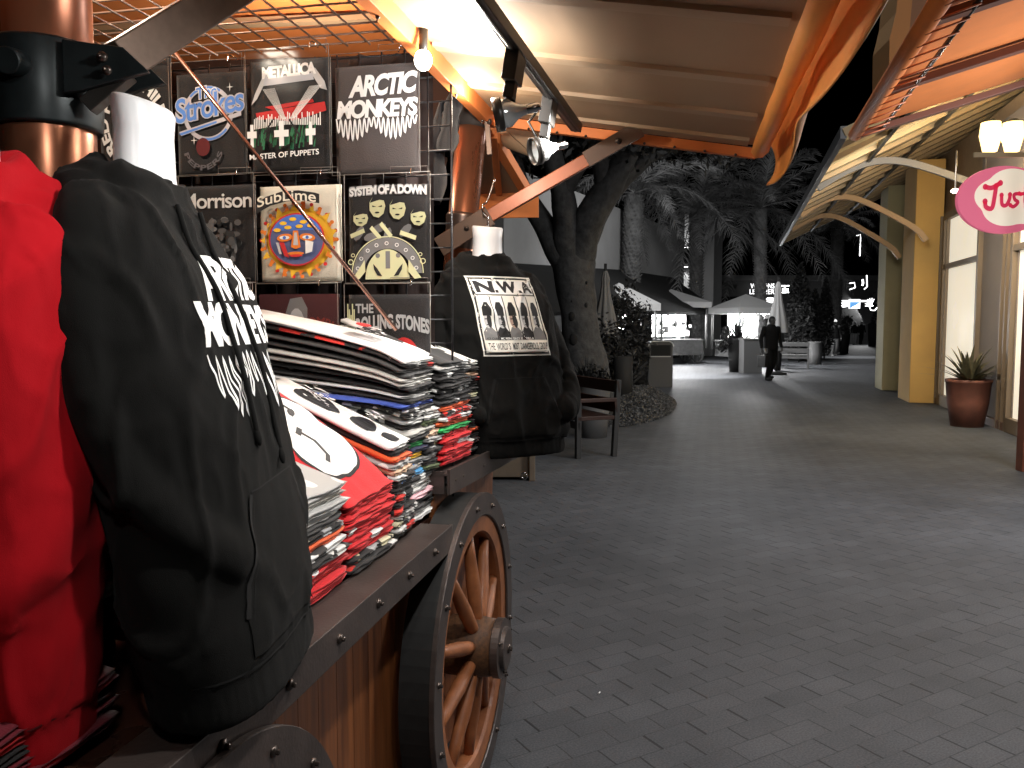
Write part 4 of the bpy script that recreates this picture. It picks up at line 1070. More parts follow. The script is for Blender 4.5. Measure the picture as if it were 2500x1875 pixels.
T_GREY = pile('the grey near pile', S(735) - .24, S(835), RH + .002, 1.205, ['redw', 'red', 'redw', 'red', 'redw', 'bw', 'wk', 'or', 'bw2', 'ch', 'gy', 'gy', 'lg', 'gy'], seed=2, rise=(0, .35), depth=.30, group='shirts in the grey pile')
T_RED = pile('the big red pile', S(840), S(955), RH + .002, 1.145, ['bc', 'bwr', 'bw', 'bw2', 'red', 'red', 'redw', 'red', 'red', 'red', 'redw', 'red', 'red', 'red', 'redw', 'red', 'red'], seed=3, rise=(0, .62), deep_from=12, deep=.50, depth=.34, bend=(0, .4), group='shirts in the big red pile')
T_BW = pile('the narrow second pile', S(958), S(1000), RH + .002, 1.235, ['bw', 'k', 'bwr', 'bw2', 'bw', 'gy', 'bwr', 'k', 'bw2', 'bwr', 'bw', 'bc', 'k', 'bw', 'tn', 'gy', 'bw', 'or', 'k', 'w'], seed=5, rise=(0, .45), deep_from=15, deep=.55, depth=.36, group='shirts in the narrow pile')
pile('the tall coloured pile', S(1003), S(1082), RH + .002, 1.30, ['lg', 'w', 'gy', 'ye', 'ch', 'bw', 'k', 'pk', 'gy', 'bw', 'w', 'bw', 'k', 'cb', 'bc', 'ye', 'gy', 'ye', 'bl', 'nv', 'gn', 'cb', 'k', 'lg', 'bw2', 'bw', 'gy', 'bw'], tout=-.115, seed=6, rise=(0, .35), depth=.40, deep_from=22, deep=.5, group='shirts in the tall coloured pile')
T_LONG = pile('the long upper pile', S(990, -.12) - .03, SG - .085, 1.302, 1.455, ['bw', 'bl', 'k', 'w', 'k', 'k', 'lg', 'lg', 'ch', 'ch', 'bwr', 'w'], tout=-.115, seed=8, rise=(.05, .20), depth=.56, bend=(.1, .35), th0=.0128, group='shirts in the long upper pile')
# piles beyond the grid, on the upper platform
dU = UD
p_f = UA + dU * .16 - UN * .035
pile('the red-based far pile', 0, .26, HU, 1.44, ['red', 'redw', 'red', 'red', 'red', 'redw', 'red', 'red', 'gn', 'cb', 'or', 'wr', 'bwr', 'or', 'bw', 'bw2', 'k', 'bw', 'k', 'bwr', 'k', 'bw', 'gy', 'wk'], seed=9, rise=(0, .4), eu=dU, en=UN, base=p_f + Vector((0, 0, 0)), group='shirts in the red-based pile', depth=.34)
p_g = UA + dU * .43 - UN * .04
pile('the dark end pile', 0, .24, HU, 1.43, ['bw', 'wk', 'k', 'bwr', 'k', 'or', 'k', 'bw', 'k', 'bwr', 'k', 'bw', 'k', 'bw2', 'k', 'bw', 'k', 'bwr', 'tn', 'bw2', 'wr'], seed=10, rise=(0, .4), eu=dU, en=UN, base=p_g, group='shirts in the dark end pile', depth=.34)
# tan and green folded pair at the near corner of the platform
p_h = UA + dU * .0 - UN * .05
pile('the low corner pile', 0, .14, HU, 1.30, ['tn', 'ol', 'bw2', 'gy', 'bw', 'bw2', 'bw', 'gy', 'tn', 'bw', 'ol', 'bw', 'gy'], seed=12, rise=(0, .3), eu=dU, en=UN, base=p_h, group='shirts in the low corner pile', depth=.17)
# goods lying on the near end of the shelf, half under the red hoodie
pile('the pile under red hoodie', -1.75, -1.30, RH + .002, 1.06, ['k', 'mr', 'mr', 'k', 'redw', 'mr'], tout=-.16, seed=14, rise=(.05, .2), depth=.5, group='shirts under the red hoodie')
pile('the dotted near pile', -1.50, -1.12, 1.064, 1.30, ['bw', 'wr', 'redw', 'bw', 'redw', 'bwr', 'mr', 'redw', 'redw'], tout=-.30, seed=15, rise=(.1, .25), depth=.4, group='shirts between the near hoodies')

# prints on the shirts that lie on top
BLOB = [(.10, .12), (.30, .05), (.60, .06), (.82, .14), (.95, .34), (.90, .55), (.97, .74), (.82, .93), (.55, .96), (.34, .86), (.20, .90), (.06, .72), (.12, .5), (.03, .30)]
def smooth_poly(P, n=5): 
    Q = catmull([(x, y, 0) for x, y in P + [P[0]]], n); return [(q.x, q.y) for q in Q[:-1]]
A = Art(); A.poly(smooth_poly([(.5 + (x - .5) * 1.06, .5 + (y - .5) * 1.06) for x, y in BLOB]), K_); A.poly(smooth_poly(BLOB), ink('clean_white', (.80, .80, .78)))
A.line([(.30, .18), (.42, .24), (.48, .40), (.44, .52)], .045, DK); A.line([(.36, .50), (.50, .56)], .05, DK); A.line([(.62, .70), (.72, .78), (.70, .88)], .04, DK); A.ell(.68, .74, .07, .035, DK, rot=.4); A.line([(.10, .62), (.22, .66), (.30, .62)], .018, DK)
top_print(T_RED, A, .10, .92, .02, .98)
A = Art(); r_ = random.Random(8)
A.poly(smooth_poly([(.15, .56), (.40, .50), (.70, .58), (.88, .70), (.80, .86), (.45, .90), (.15, .80)]), K_); A.poly(smooth_poly([(.10, .22), (.45, .20), (.80, .26), (.78, .38), (.45, .42), (.18, .34)]), K_)
A.poly(smooth_poly([(.3, .03), (.62, .02), (.7, .10), (.5, .15), (.28, .12)]), K_)
for _ in range(46): A.ell(.3 + .5 * r_.random(), .60 + .2 * r_.random(), .012 + .03 * r_.random(), .006 + .016 * r_.random(), W_, n=7, rot=r_.random() * 3)
for _ in range(30): A.ell(.2 + .5 * r_.random(), .17 + .1 * r_.random(), .012 + .03 * r_.random(), .006 + .01 * r_.random(), W_, n=7, rot=r_.random() * 3)
top_print(T_BW, A)
A = Art(); A.rect(.15, .30, .75, .62, LG)
for _ in range(60): A.ell(.15 + .6 * r_.random(), .28 + .36 * r_.random(), .02 + .03 * r_.random(), .01 + .02 * r_.random(), r_.choice((LG, GY, W_, W_)), n=7, rot=r_.random() * 3)
A.poly(smooth_poly([(.25, .42), (.45, .38), (.60, .44), (.5, .52), (.3, .50)]), RD)
top_print(T_LONG, A, .03, .60, .05, .80)
# ================================================================== RIGHT-HAND SHOPFRONT
WX = radians(15.2); WU = Vector((sin(WX), cos(WX), 0)); WN = Vector((-cos(WX), sin(WX), 0))   # WN points into the walkway
PY = gnd(2219, 983)               # foot of the nearer yellow pier, walkway corner
def shop(s, t, h): return PY + WU * s + WN * t + Vector((0, 0, h))
def shop_at(px, py, t=0.0):
    r = ray(px, py); o = Vector((0, 0, CAMZ)); p0 = PY + WN * t; k = (p0 - o).dot(WN) / r.dot(WN); return o + r * k
def ss(px, t=-.50): return (shop_at(px, 900, t) - PY).dot(WU)
STY = mat('ochre_stucco', (.54, .33, .10), .85, var=.07, vscale=1.5, bump=.15, bscale=90)
STG = mat('grey_stucco', (.20, .165, .14), .85, var=.08, vscale=1.5, bump=.15, bscale=90)
STO = mat('olive_stucco', (.36, .32, .19), .85, var=.07, vscale=1.5, bump=.15, bscale=90)
FRM = mat('window_frame', (.16, .12, .08), .5, .2)
sf = thing('shop_building', 'ochre stucco shopfront with tall lit windows along the right side', 'shop building', shop(0, -.5, 0))
RB = basis(WN, WU, (0, 0, 1))
m = MB()
sa, sb_ = ss(2397), ss(2467)                       # grey wall between windows
m.box(shop((ss(2378) + ss(2475)) / 2, -.62, 2.3), (.24, abs(ss(2378) - ss(2475)), 4.6), RB)
m.build('wall', STG, sf)
m = MB(); m.box(shop(-6, -.72, 4.1), (.20, 20, 1.6), RB); m.box(shop(-3, -.70, 3.5), (.22, 9, .5), RB); m.build('upper_wall', mat('upper_stucco', (.30, .20, .11), .85, var=.1), sf)
W1 = .50; P1 = 1.15
m = MB(); m.box(shop(P1 / 2, -.25, 2.35), (.50, P1, 4.7), RB); m.build('pier', STY, sf, bevel=.01)
q2 = gnd(2152, 953); s2 = (q2 - PY).dot(WU)
m = MB(); m.box(shop(s2 + .5, -.30, 2.35), (.62, 1.0, 4.7), RB); m.build('pier', STO, sf, bevel=.01)
m = MB(); m.box(shop((P1 + s2) / 2, -.66, 2.35), (.3, s2 - P1 + .5, 4.7), RB); m.build('wall', STG, sf)
def window(x0, x1, ht, glow):
    s0, s1 = ss(x0), ss(x1)
    f = MB()
    if s0 > s1: s0, s1 = s1, s0
    for s_ in (s0, s1): f.box(shop(s_, -.50, ht / 2), (.14, .10, ht), RB)
    f.box(shop((s0 + s1) / 2, -.50, .11), (.14, s1 - s0, .20), RB); f.box(shop((s0 + s1) / 2, -.50, ht), (.14, s1 - s0, .12), RB)
    f.box(shop((s0 + s1) / 2, -.50, 2.62), (.12, s1 - s0, .09), RB)
    w_ = f.build('window', FRM, sf, bevel=.004)
    g = MB(); g.box(shop((s0 + s1) / 2, -.52, ht / 2), (.012, s1 - s0, ht), RB); g.build('pane', mat('shop_glass', (.75, .72, .62), .25, emit=(1, .90, .72), es=glow, var=.08, vscale=1.2), w_)
window(2300, 2386, 3.55, .62)
window(2470, 2560, 3.4, .55)
ko = MB(); ko.box(shop(ss(2430), -.47, .06), (.06, 8, .12), RB); ko.build('skirting', mat('skirt', (.10, .05, .03), .6), sf)
# mullions beside the first window
mu = MB()
for px_ in (2292, 2300, 2308): mu.box(shop(ss(px_), -.46, 1.8), (.05, .05, 3.6), RB)
mu.build('mullion', FRM, sf); mu = MB()
for px_ in (2446, 2457, 2468): mu.box(shop(ss(px_), -.46, 1.75), (.05, .05, 3.5), RB)
mu.build('mullion', FRM, sf)
# metal awning on curved brackets
AWM = mat('slat_metal', (.22, .155, .08), .5, .2, var=.1, vscale=2)
o1 = atH(2058, 326, 3.7); 
def awp(s, q, off=0):    # s along from near end, q 0 outer edge..1 wall
    T1 = 2.25; return o1 + WU * s - WN * (T1 * q) + Vector((0, 0, 1.05 * q + off))
av = thing('shop_awning', 'slatted beige metal awning on curved brackets above the shop windows', 'awning', o1)
m = MB(); m.add([awp(0, 0, .05), awp(0, 1.5, .05), awp(13.2, 1.5, .05), awp(13.2, 0, .05)], [(0, 1, 2, 3)], None); ro = m.build('roof_sheet', mat('awning_sheet', (.22, .18, .10), .65, var=.08), av); sd = ro.modifiers.new('s', 'SOLIDIFY'); sd.thickness = .03
GREYM = mat('grey_steel', (.085, .085, .09), .45, .3)
m = MB(); m.beam(awp(-.05, 0), awp(13.3, 0), .07, .14, (0, 0, 1)); m.build('edge_beam', GREYM, av, bevel=.004)
s_ = .0; k = 0
while s_ < 13.3:
    m = MB(); m.beam(awp(s_, .0, .0), awp(s_, 1.5, .0), .09 if k % 2 else .13, .09, (0, 0, 1)); m.build('slat', AWM, av, bevel=.004); s_ += .82; k += 1
m = MB(); m.beam(awp(0, .33, -.05), awp(13, .33, -.05), .05, .07); m.beam(awp(0, .72, -.05), awp(13, .72, -.05), .05, .07); m.build('purlin', BLACKM, av, bevel=.004)
BRK = mat('bracket_ochre', (.36, .22, .10), .5, .1); BRG = mat('bracket_grey', (.07, .066, .062), .5, .2)
for s_w, mm, zz in ((-4.2, BRG, 3.25), (-.9, BRK, 3.12), (1.6, BRK, 3.0)):
    foot = shop(s_w, -.02 if s_w > -1 else -.5, zz - .05); head = shop(s_w + .2, 2.15, 3.62)
    pts = []
    for i in range(21):
        t = i / 20; p = foot.lerp(head, t); p.z = foot.z + (head.z - foot.z) * t + .52 * sin(pi * (t ** .75) * 1.0) - .28 * sin(2 * pi * t) * .5
        pts.append(p)
    b_ = MB(); b_.bar_curve(pts, .07, .10, WU, mm); b_.build('bracket', mm, av, bevel=.004)
# the oval hanging sign
SGN = atY(2452, 488, 9.2)
sg = thing('hanging_sign', 'glowing pink oval sign with white cloud shape and pink lettering, hung above the shop', 'shop sign', SGN)
PKM = mat('sign_pink', (.40, .09, .15), .5, emit=(1, .20, .33), es=.45); PWH = mat('sign_white', (.5, .47, .4), .6, emit=(1, .88, .70), es=.58); PRD = mat('sign_letter', (.45, .02, .07), .5, emit=(.9, .04, .12), es=.40)
SX, SY_ = .52, .37
A = Art(); A.ell(0, 0, SX, SY_, PKM, n=48)
cl_ = []
for k in range(60):
    t = 2 * pi * k / 60; rr = 1 + .13 * abs(sin(2.5 * t + .4)); cl_.append((.10 + .39 * rr * cos(t), .02 + .285 * rr * sin(t)))
A.poly(cl_, PWH)
plate = MB(); plate.prism([(SX * cos(2 * pi * i / 48), SY_ * sin(2 * pi * i / 48)) for i in range(48)], SGN + Vector((0, .05, 0)), (1, 0, 0), (0, 0, 1), .05); plate.build('sign_box', PKM, sg)
A.build('sign_face', sg, lambda x, y, o: SGN + Vector((x, -.004 - o, y)), step=.004)
A = Art()
def st_(pts, w_=.05): A.line([(p.x, p.y) for p in catmull([(x, y, 0) for x, y in pts], 6)], w_, PRD); A.ell(pts[0][0], pts[0][1], w_ * .62, w_ * .62, PRD, n=14); A.ell(pts[-1][0], pts[-1][1], w_ * .62, w_ * .62, PRD, n=14)
st_([(-.22, .13), (-.14, .12), (-.04, .17)]); st_([(-.09, .14), (-.105, .02), (-.13, -.09), (-.20, -.08), (-.215, -.02)])
st_([(-.02, .045), (-.01, -.05), (.04, -.06), (.075, .0), (.08, .05)], .042); st_([(.19, .06), (.13, .05), (.14, .0), (.18, -.03), (.13, -.075), (.09, -.06)], .038); st_([(.27, .12), (.265, .0), (.28, -.07)], .045); st_([(.21, .055), (.34, .075)], .036)
A.build('sign_lettering', sg, lambda x, y, o: SGN + Vector((x * .92 - .035, -.035 - o, y * 1.05)), step=.0)
m = MB(); m.beam(SGN + Vector((-.36, 0, .49)), SGN + Vector((.8, 0, .49)), .03, .05); m.tube([SGN + Vector((-.22, 0, .47)), SGN + Vector((-.22, 0, .34))], .008, 6); m.tube([SGN + Vector((.22, 0, .47)), SGN + Vector((.22, 0, .34))], .008, 6); m.build('hanging_bar', mat('bar_beige', (.35, .28, .18), .5), sg)
# wall lamps
LMP = mat('lamp_glass_lit', (.3, .2, .05), .5, emit=(1, .72, .30), es=3.2)
for px_, lb in ((2418, 'left of two glowing yellow wall lamps above the pink sign'), (2472, 'right of two glowing yellow wall lamps above the pink sign')):
    p = atY(px_, 332, 10.2); o_ = thing('wall_lamp', lb, 'wall lamp', p, 'glowing wall lamps above the shop sign'); lamp('wall_lamp_light', 'POINT', p + Vector((.16, .16, 0)), 70, (1, .70, .30), .06); lamp('wall_lamp_light', 'POINT', p + Vector((-.05, -.26, 0)), 14, (1, .70, .30), .06)
    m = MB(); m.lathe([(.0, -.2), (.08, -.19), (.125, .0), (.11, .16), (.0, .17)], p, 16); m.build('lamp_shade', LMP, o_)
    m = MB(); m.lathe([(.0, .14), (.09, .14), (.05, .20), (.0, .21)], p, 16); m.beam(p + Vector((0, 0, .18)), p + Vector((.35, .2, .18)), .03, .03); m.build('lamp_arm', BLACKM, o_)
m = MB(); p = atY(2332, 466, 10.5); m.ell(p, (.05, .05, .03), 12, 6); m.tube([p, p + Vector((0, 0, .5))], .01, 6, BLACKM); 
tag(m.build('downlight', mat('downlight_glow', (1, 1, 1), .3, emit=(1, .97, .9), es=5)), 'tiny white downlight under the shop soffit', 'ceiling lamp')
# big terracotta pot with spiky plant
def lathe_pot(name, px0, px1, pyb, pyt, m_pot, top=1.0, bot=.72, label='', cat='planter', plant=None, sq=False, base_z=0):
    g = gnd((px0 + px1) / 2, pyb); Y = g.y; R_ = (px1 - px0) / 2 / FPX * Y; Hh = (pyb - pyt) / FPX * Y
    o_ = thing(name, label, cat, g); mb = MB(); n = 4 if sq else 32
    prof = [(0.001, 0), (R_ * bot, 0), (R_ * (bot + top) / 2 * 1.04, Hh * .5), (R_ * top * .97, Hh * .93), (R_ * top, Hh * .94), (R_ * top, Hh), (R_ * top * .88, Hh), (R_ * top * .86, Hh * .9), (0.001, Hh * .88)]
    mb.lathe(prof, g, n, Rz(pi / 4 + .2) if sq else None, smooth=not sq); mb.build('pot', m_pot, o_)
    return o_, g, R_, Hh
TER = mat('terracotta', (.13, .045, .028), .7, var=.2, vscale=5)
o_, g, R_, Hh = lathe_pot('planter', 2308, 2412, 1040, 925, TER, 1.0, .70, 'terracotta pot with a spiky plant beside the lit shop window')
def blades(mb, c, n, L, rng, up_=.6, w_=.03, droop=.5):
    for i in range(n):
        a_ = rng.random() * 2 * pi; e = rng.uniform(.15, 1) * up_ + .15; l = L * rng.uniform(.6, 1.1); pts = []
        for k in range(6):
            t = k / 5; r_ = l * t * cos(e * 1.3); z = l * (t * sin(e * 1.3) - droop * t * t * .5); pts.append(c + Vector((r_ * cos(a_), r_ * sin(a_), z)))
        sd_ = Vector((-sin(a_), cos(a_), 0)); vs = []
        for k, p in enumerate(pts):
            wv = w_ * (1 - (k / 5) ** 2) * .5 + .001; vs += [p + sd_ * wv, p - sd_ * wv]
        mb.add(vs, [(2 * k, 2 * k + 1, 2 * k + 3, 2 * k + 2) for k in range(5)], None, True)
AG = mat('agave_leaf', (.11, .10, .055), .5, var=.35, vscale=12)
mb = MB(); blades(mb, g + Vector((0, 0, Hh * .9)), 80, .85, random.Random(4), .85, .07, .55); mb.build('leaves', AG, o_)
# brown post at the right edge
pp = gnd(2488, 1150); m = MB(); m.box(pp + Vector((.06, 0, 1.75)), (.13, .12, 3.5)); 
pk_ = thing('kiosk_canopy', 'orange cloth canopy with brown ribs on a brown post, upper right corner', 'canopy', pp)
m.build('post', mat('post_brown', (.16, .05, .025), .5, var=.2), pk_, bevel=.006)
# its canopy: sloping orange cloth with roll tube, lacing rod and ribs
k1 = atY(2090, 325, 7.0); H1 = k1.z; kd = WU; kn = -WN
def kp(f, q, off=0): return k1 - WU * f - WN * (2.3 * q) + Vector((0, 0, .62 * q + off))
m = MB(); m.tube([kp(-.05, 0), kp(4.2, 0)], .055, 16); m.build('roll_tube', ORANGE, pk_)
m = MB(); m.add([kp(0, .0, .03), kp(0, 1, .03), kp(4.4, 1, .03), kp(4.4, 0, .03)], [(0, 1, 2, 3)]); oc_ = m.build('canvas', ORANGEF, pk_); sd = oc_.modifiers.new('s', 'SOLIDIFY'); sd.thickness = .01
RIB = mat('rib_mauve', (.17, .075, .055), .5, .2)
m = MB()
for f in (.0, 1.35, 2.7, 4.0): m.beam(kp(f, .0, -.02), kp(f, 1, -.02), .09, .05)
m.build('rib', RIB, pk_, bevel=.004)
m = MB(); m.tube([kp(0, .085, -.035), kp(4.2, .085, -.035)], .014, 8)
f = .08
while f < 4.2: m.tube([kp(f, .0, -.055), kp(f + .03, .09, -.055)], .006, 5, mat('lacing', (.55, .20, .10), .6)); f += .21
m.build('lacing_rod', BLACKM, pk_)
# upright gable cloth beyond the tube
m = MB(); fo = mat('flap_ochre', (.30, .16, .05), .7); fb_ = mat('flap_brown', (.16, .090, .045), .7)
def gp(P, mm, Y=6.3):
    a_ = [atY(x, y, Y) for x, y in P]; n = len(a_); m.add(a_ + [q_ + Vector((.05, .4, 0)) for q_ in a_], [list(reversed(range(n))), list(range(n, 2 * n))] + [(i, (i + 1) % n, n + (i + 1) % n, n + i) for i in range(n)], mm)
gp([(2170, 215), (2172, 95), (2188, 30), (2200, -90), (2236, -90), (2218, 100), (2208, 200)], fo)
gp([(2208, 230), (2218, 100), (2236, -90), (2700, -90), (2640, 60), (2300, 200)], fb_, 6.32)
m.build('gable_cloth', None, pk_)

# ================================================================== PLAZA BACKGROUND (everything there is grey)
def grey(name, v, r=.8, **k): k.setdefault('spec', .15); return mat('grey_' + name, (v, v, v * 1.0), r, **k)
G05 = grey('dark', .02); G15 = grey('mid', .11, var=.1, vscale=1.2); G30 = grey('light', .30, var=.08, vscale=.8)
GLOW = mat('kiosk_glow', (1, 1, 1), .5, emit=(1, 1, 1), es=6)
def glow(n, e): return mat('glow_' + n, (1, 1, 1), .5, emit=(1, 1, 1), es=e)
# left building
lb_ = thing('store_building', 'pale grey store building with dark sloping awning roof, left of the far plaza', 'building', gnd(1560, 900))
def wall_px(x0, x1, Y0, Y1, pyt, pyb, m, name, parent, th=.3):
    """wall from ground-plan point (x0 at depth Y0) to (x1 at depth Y1); pyt, pyb = top and bottom rows at the first end"""
    a_ = atY(x0, 800, Y0); b_ = atY(x1, 800, Y1); a_.z = b_.z = 0
    zt_ = atY(x0, pyt, Y0).z; zb_ = max(0, atY(x0, pyb, Y0).z) if pyb else 0
    d_ = (b_ - a_); L_ = d_.length; d_.normalize(); q = MB(); q.prism([(0, zb_), (L_, zb_), (L_, zt_), (0, zt_)], a_, d_, (0, 0, 1), -th); return q.build(name, m, parent)
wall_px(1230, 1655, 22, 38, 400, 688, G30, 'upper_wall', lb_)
wall_px(1230, 1655, 21.9, 37.9, 655, 690, grey('band', .22), 'parapet_band', lb_, .2)
wall_px(1636, 1668, 38, 38, 520, 0, grey('pilaster_dark', .10), 'pilaster', lb_, .5)
wall_px(1662, 1740, 39, 39, 470, 0, G30, 'pier', lb_, .6)
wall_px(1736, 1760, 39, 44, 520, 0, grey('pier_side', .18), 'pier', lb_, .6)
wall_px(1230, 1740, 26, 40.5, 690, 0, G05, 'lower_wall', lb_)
q = MB(); A0 = atY(1240, 668, 20); A1 = atY(1620, 668, 36); A2 = atY(1745, 765, 33); A3 = atY(1300, 800, 18)
q.add([atY(1240, 650, 21), atY(1622, 670, 37.5), atY(1760, 768, 34), atY(1300, 770, 19)], [(0, 1, 2, 3)]); ro_ = q.build('sloping_roof', G05, lb_); sd = ro_.modifiers.new('s', 'SOLIDIFY'); sd.thickness = .1
# sconce on the pier
p = atY(1675, 628, 38.6)
sc = thing('wall_sconce', 'dark up-and-down wall sconce glowing on the pale pier', 'wall lamp', p)
q = MB(); q.lathe([(.0, -.45), (.10, -.38), (.36, -.12), (.38, .42), (.0, .42)], p, 14, sy=.6); q.build('lamp_body', G05, sc)
q = MB(); q.lathe([(.0, .44), (.25, .44), (.0, .46)], p, 12); q.lathe([(.0, -.44), (.12, -.46), (.0, -.47)], p, 12); q.build('lamp_glow', glow('sconce', 12), sc)
lamp('sconce_light', 'SPOT', p + Vector((0, -.32, .45)), 95, WH, .05, target=p + Vector((0, .35, 1.1)), spot=60)
lamp('sconce_light', 'SPOT', p + Vector((0, -.32, -.45)), 130, WH, .05, target=p + Vector((0, .35, -1.1)), spot=60)
# rear building with sign letters
rb = thing('rear_building', 'long low grey building closing the far plaza with lit shop lettering', 'building', gnd(1900, 846))
wall_px(1730, 2140, 60, 60, 676, 0, grey('rear', .13, var=.1, vscale=.5), 'wall', rb)
wall_px(1730, 2140, 59.5, 59.5, 672, 684, grey('cornice', .2), 'cornice', rb)
wall_px(1740, 1830, 59.3, 59.3, 724, 0, G05, 'shop_opening', rb, .1)
q = MB(); q.beam(atY(1740, 688, 56), atY(1800, 700, 55), .12, .25); q.build('canopy_edge', G15, rb)
def glyphs(body, px0, py0, px1, py1, Y, name, label, e=2.2, bold=.012):
    A = Art(); A.text(body, 0, 0, 1, 1, glow('letters_dim', e), bold=bold, spacing=1.05); a_ = atY(px0, py1, Y); b_ = atY(px1, py0, Y)
    root = thing(name, label, 'lit sign', a_)
    A.build('lettering', root, lambda u, v, o: Vector((a_.x + (b_.x - a_.x) * u, Y - o, a_.z + (b_.z - a_.z) * v)))
    bk_ = MB(); bk_.beam(Vector((a_.x, Y + .1, (a_.z + b_.z) / 2)), Vector((b_.x, Y + .1, (a_.z + b_.z) / 2)), .08, .06); bk_.build('sign_rail', G05, root)
glyphs('WILSONS', 1832, 692, 1891, 704, 59.0, 'shop_lettering', 'glowing white capitals, upper word row, partly hidden by a palm trunk')
glyphs('LEATHER', 1830, 706, 1891, 718, 59.0, 'shop_lettering', 'glowing white capitals, lower word row, partly hidden by a palm trunk')
p = atY(1915, 706, 58.8); sgn = thing('box_sign', 'square dark sign with white bars beside the white capitals', 'lit sign', p)
q = MB(); q.box(p, (.62, .15, .62)); q.build('sign_box', G05, sgn)
A = Art(); A.rect(.0, .82, 1, .95, glow('letters', 7)); A.rect(.0, .05, 1, .18, glow('letters', 7)); A.rect(.08, .34, .92, .56, glow('letters', 7)); A.poly([(.3, .56), (.5, .72), (.7, .56)], glow('letters', 7)); A.build('sign_face', sgn, lambda x, y, o: p + Vector((-.30 + .6 * x, -.08 - o, -.30 + .6 * y)))
for px_, py_, w2, lb in ((1880, 733, .45, 'small glowing oval sign under the white capitals'), (2057, 742, .55, 'glowing white oval sign beside the blue square sign')):
    p = atY(px_, py_, 55); q = MB(); q.ell(p, (w2 * .95, .08, w2 * .42), 20, 8); tag(q.build('oval_sign', glow('oval', 3)), lb, 'lit sign')
p = atY(2086, 742, 50); sgn = thing('square_sign', 'blue and white glowing square sign over the far shop door', 'lit sign', p)
q = MB(); q.box(p, (.66, .12, .56)); q.build('sign_box', glow('frame', 1.6), sgn)
A = Art(); A.rect(0, 0, 1, 1, mat('sign_blue', (.1, .3, .6), .5, emit=(.10, .30, .62), es=1.0)); A.poly([(.1, .0), (1, .0), (1, .7), (.6, .35), (.3, .2)], glow('frame', 1.6)); A.build('sign_face', sgn, lambda x, y, o: p + Vector((-.30 + .6 * x, -.065 - o, -.25 + .5 * y)))
# far right dark building with neon
fb = thing('far_building', 'tall dark building at the right end of the plaza with neon shapes', 'building', gnd(2110, 838))
wall_px(2062, 2160, 82, 64, 572, 0, G05, 'wall', fb)
wall_px(2040, 2062, 64, 64, 690, 0, G15, 'wall', fb)
q = MB(); NE = glow('neon', 4); p = atY(2098, 580, 50)
def neon(pts, Y=48, r=.03): q.tube([atY(x, y, Y) for x, y in pts], r, 6)
neon([(2090, 576), (2100, 573), (2101, 585), (2099, 625)]); q.build('neon_mark', NE, fb)
q = MB(); neon([(2073, 692), (2086, 690), (2088, 702), (2074, 707)], r=.03); q.build('neon_mark', NE, fb)
q = MB(); neon([(2116, 672), (2117, 700), (2110, 706)]); neon([(2106, 682), (2107, 692), (2105, 697)], r=.05); q.build('neon_mark', NE, fb)
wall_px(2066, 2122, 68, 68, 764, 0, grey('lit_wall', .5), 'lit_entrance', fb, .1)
q = MB(); q.box(atY(2088, 735, 49.5), (1.7, .25, .10)); q.build('light_strip', glow('strip', 2.2), fb)
lamp('entrance_light', 'AREA', atY(2090, 750, 60), 300, WH, 1.5, target=atY(2060, 860, 50))
p = atY(2133, 748, 30); q = MB()
for k in range(7): a_ = radians(60 + 22 * k); q.tube([p + Vector((-.1 + .05 * k * .3, 0, .02)), p + Vector((-.1 + .22 * cos(a_), 0, .06 + .24 * sin(a_)))], .008, 5)
q.tube([p + Vector((x, 0, z)) for x, z in ((-.16, .0), (-.1, -.14), (.05, -.15), (.12, -.05), (.2, -.1), (.22, .02))], .014, 6)
tag(q.build('neon_sign', glow('neon2', 5)), 'white neon crown-like outline sign beside the far pier', 'lit sign')

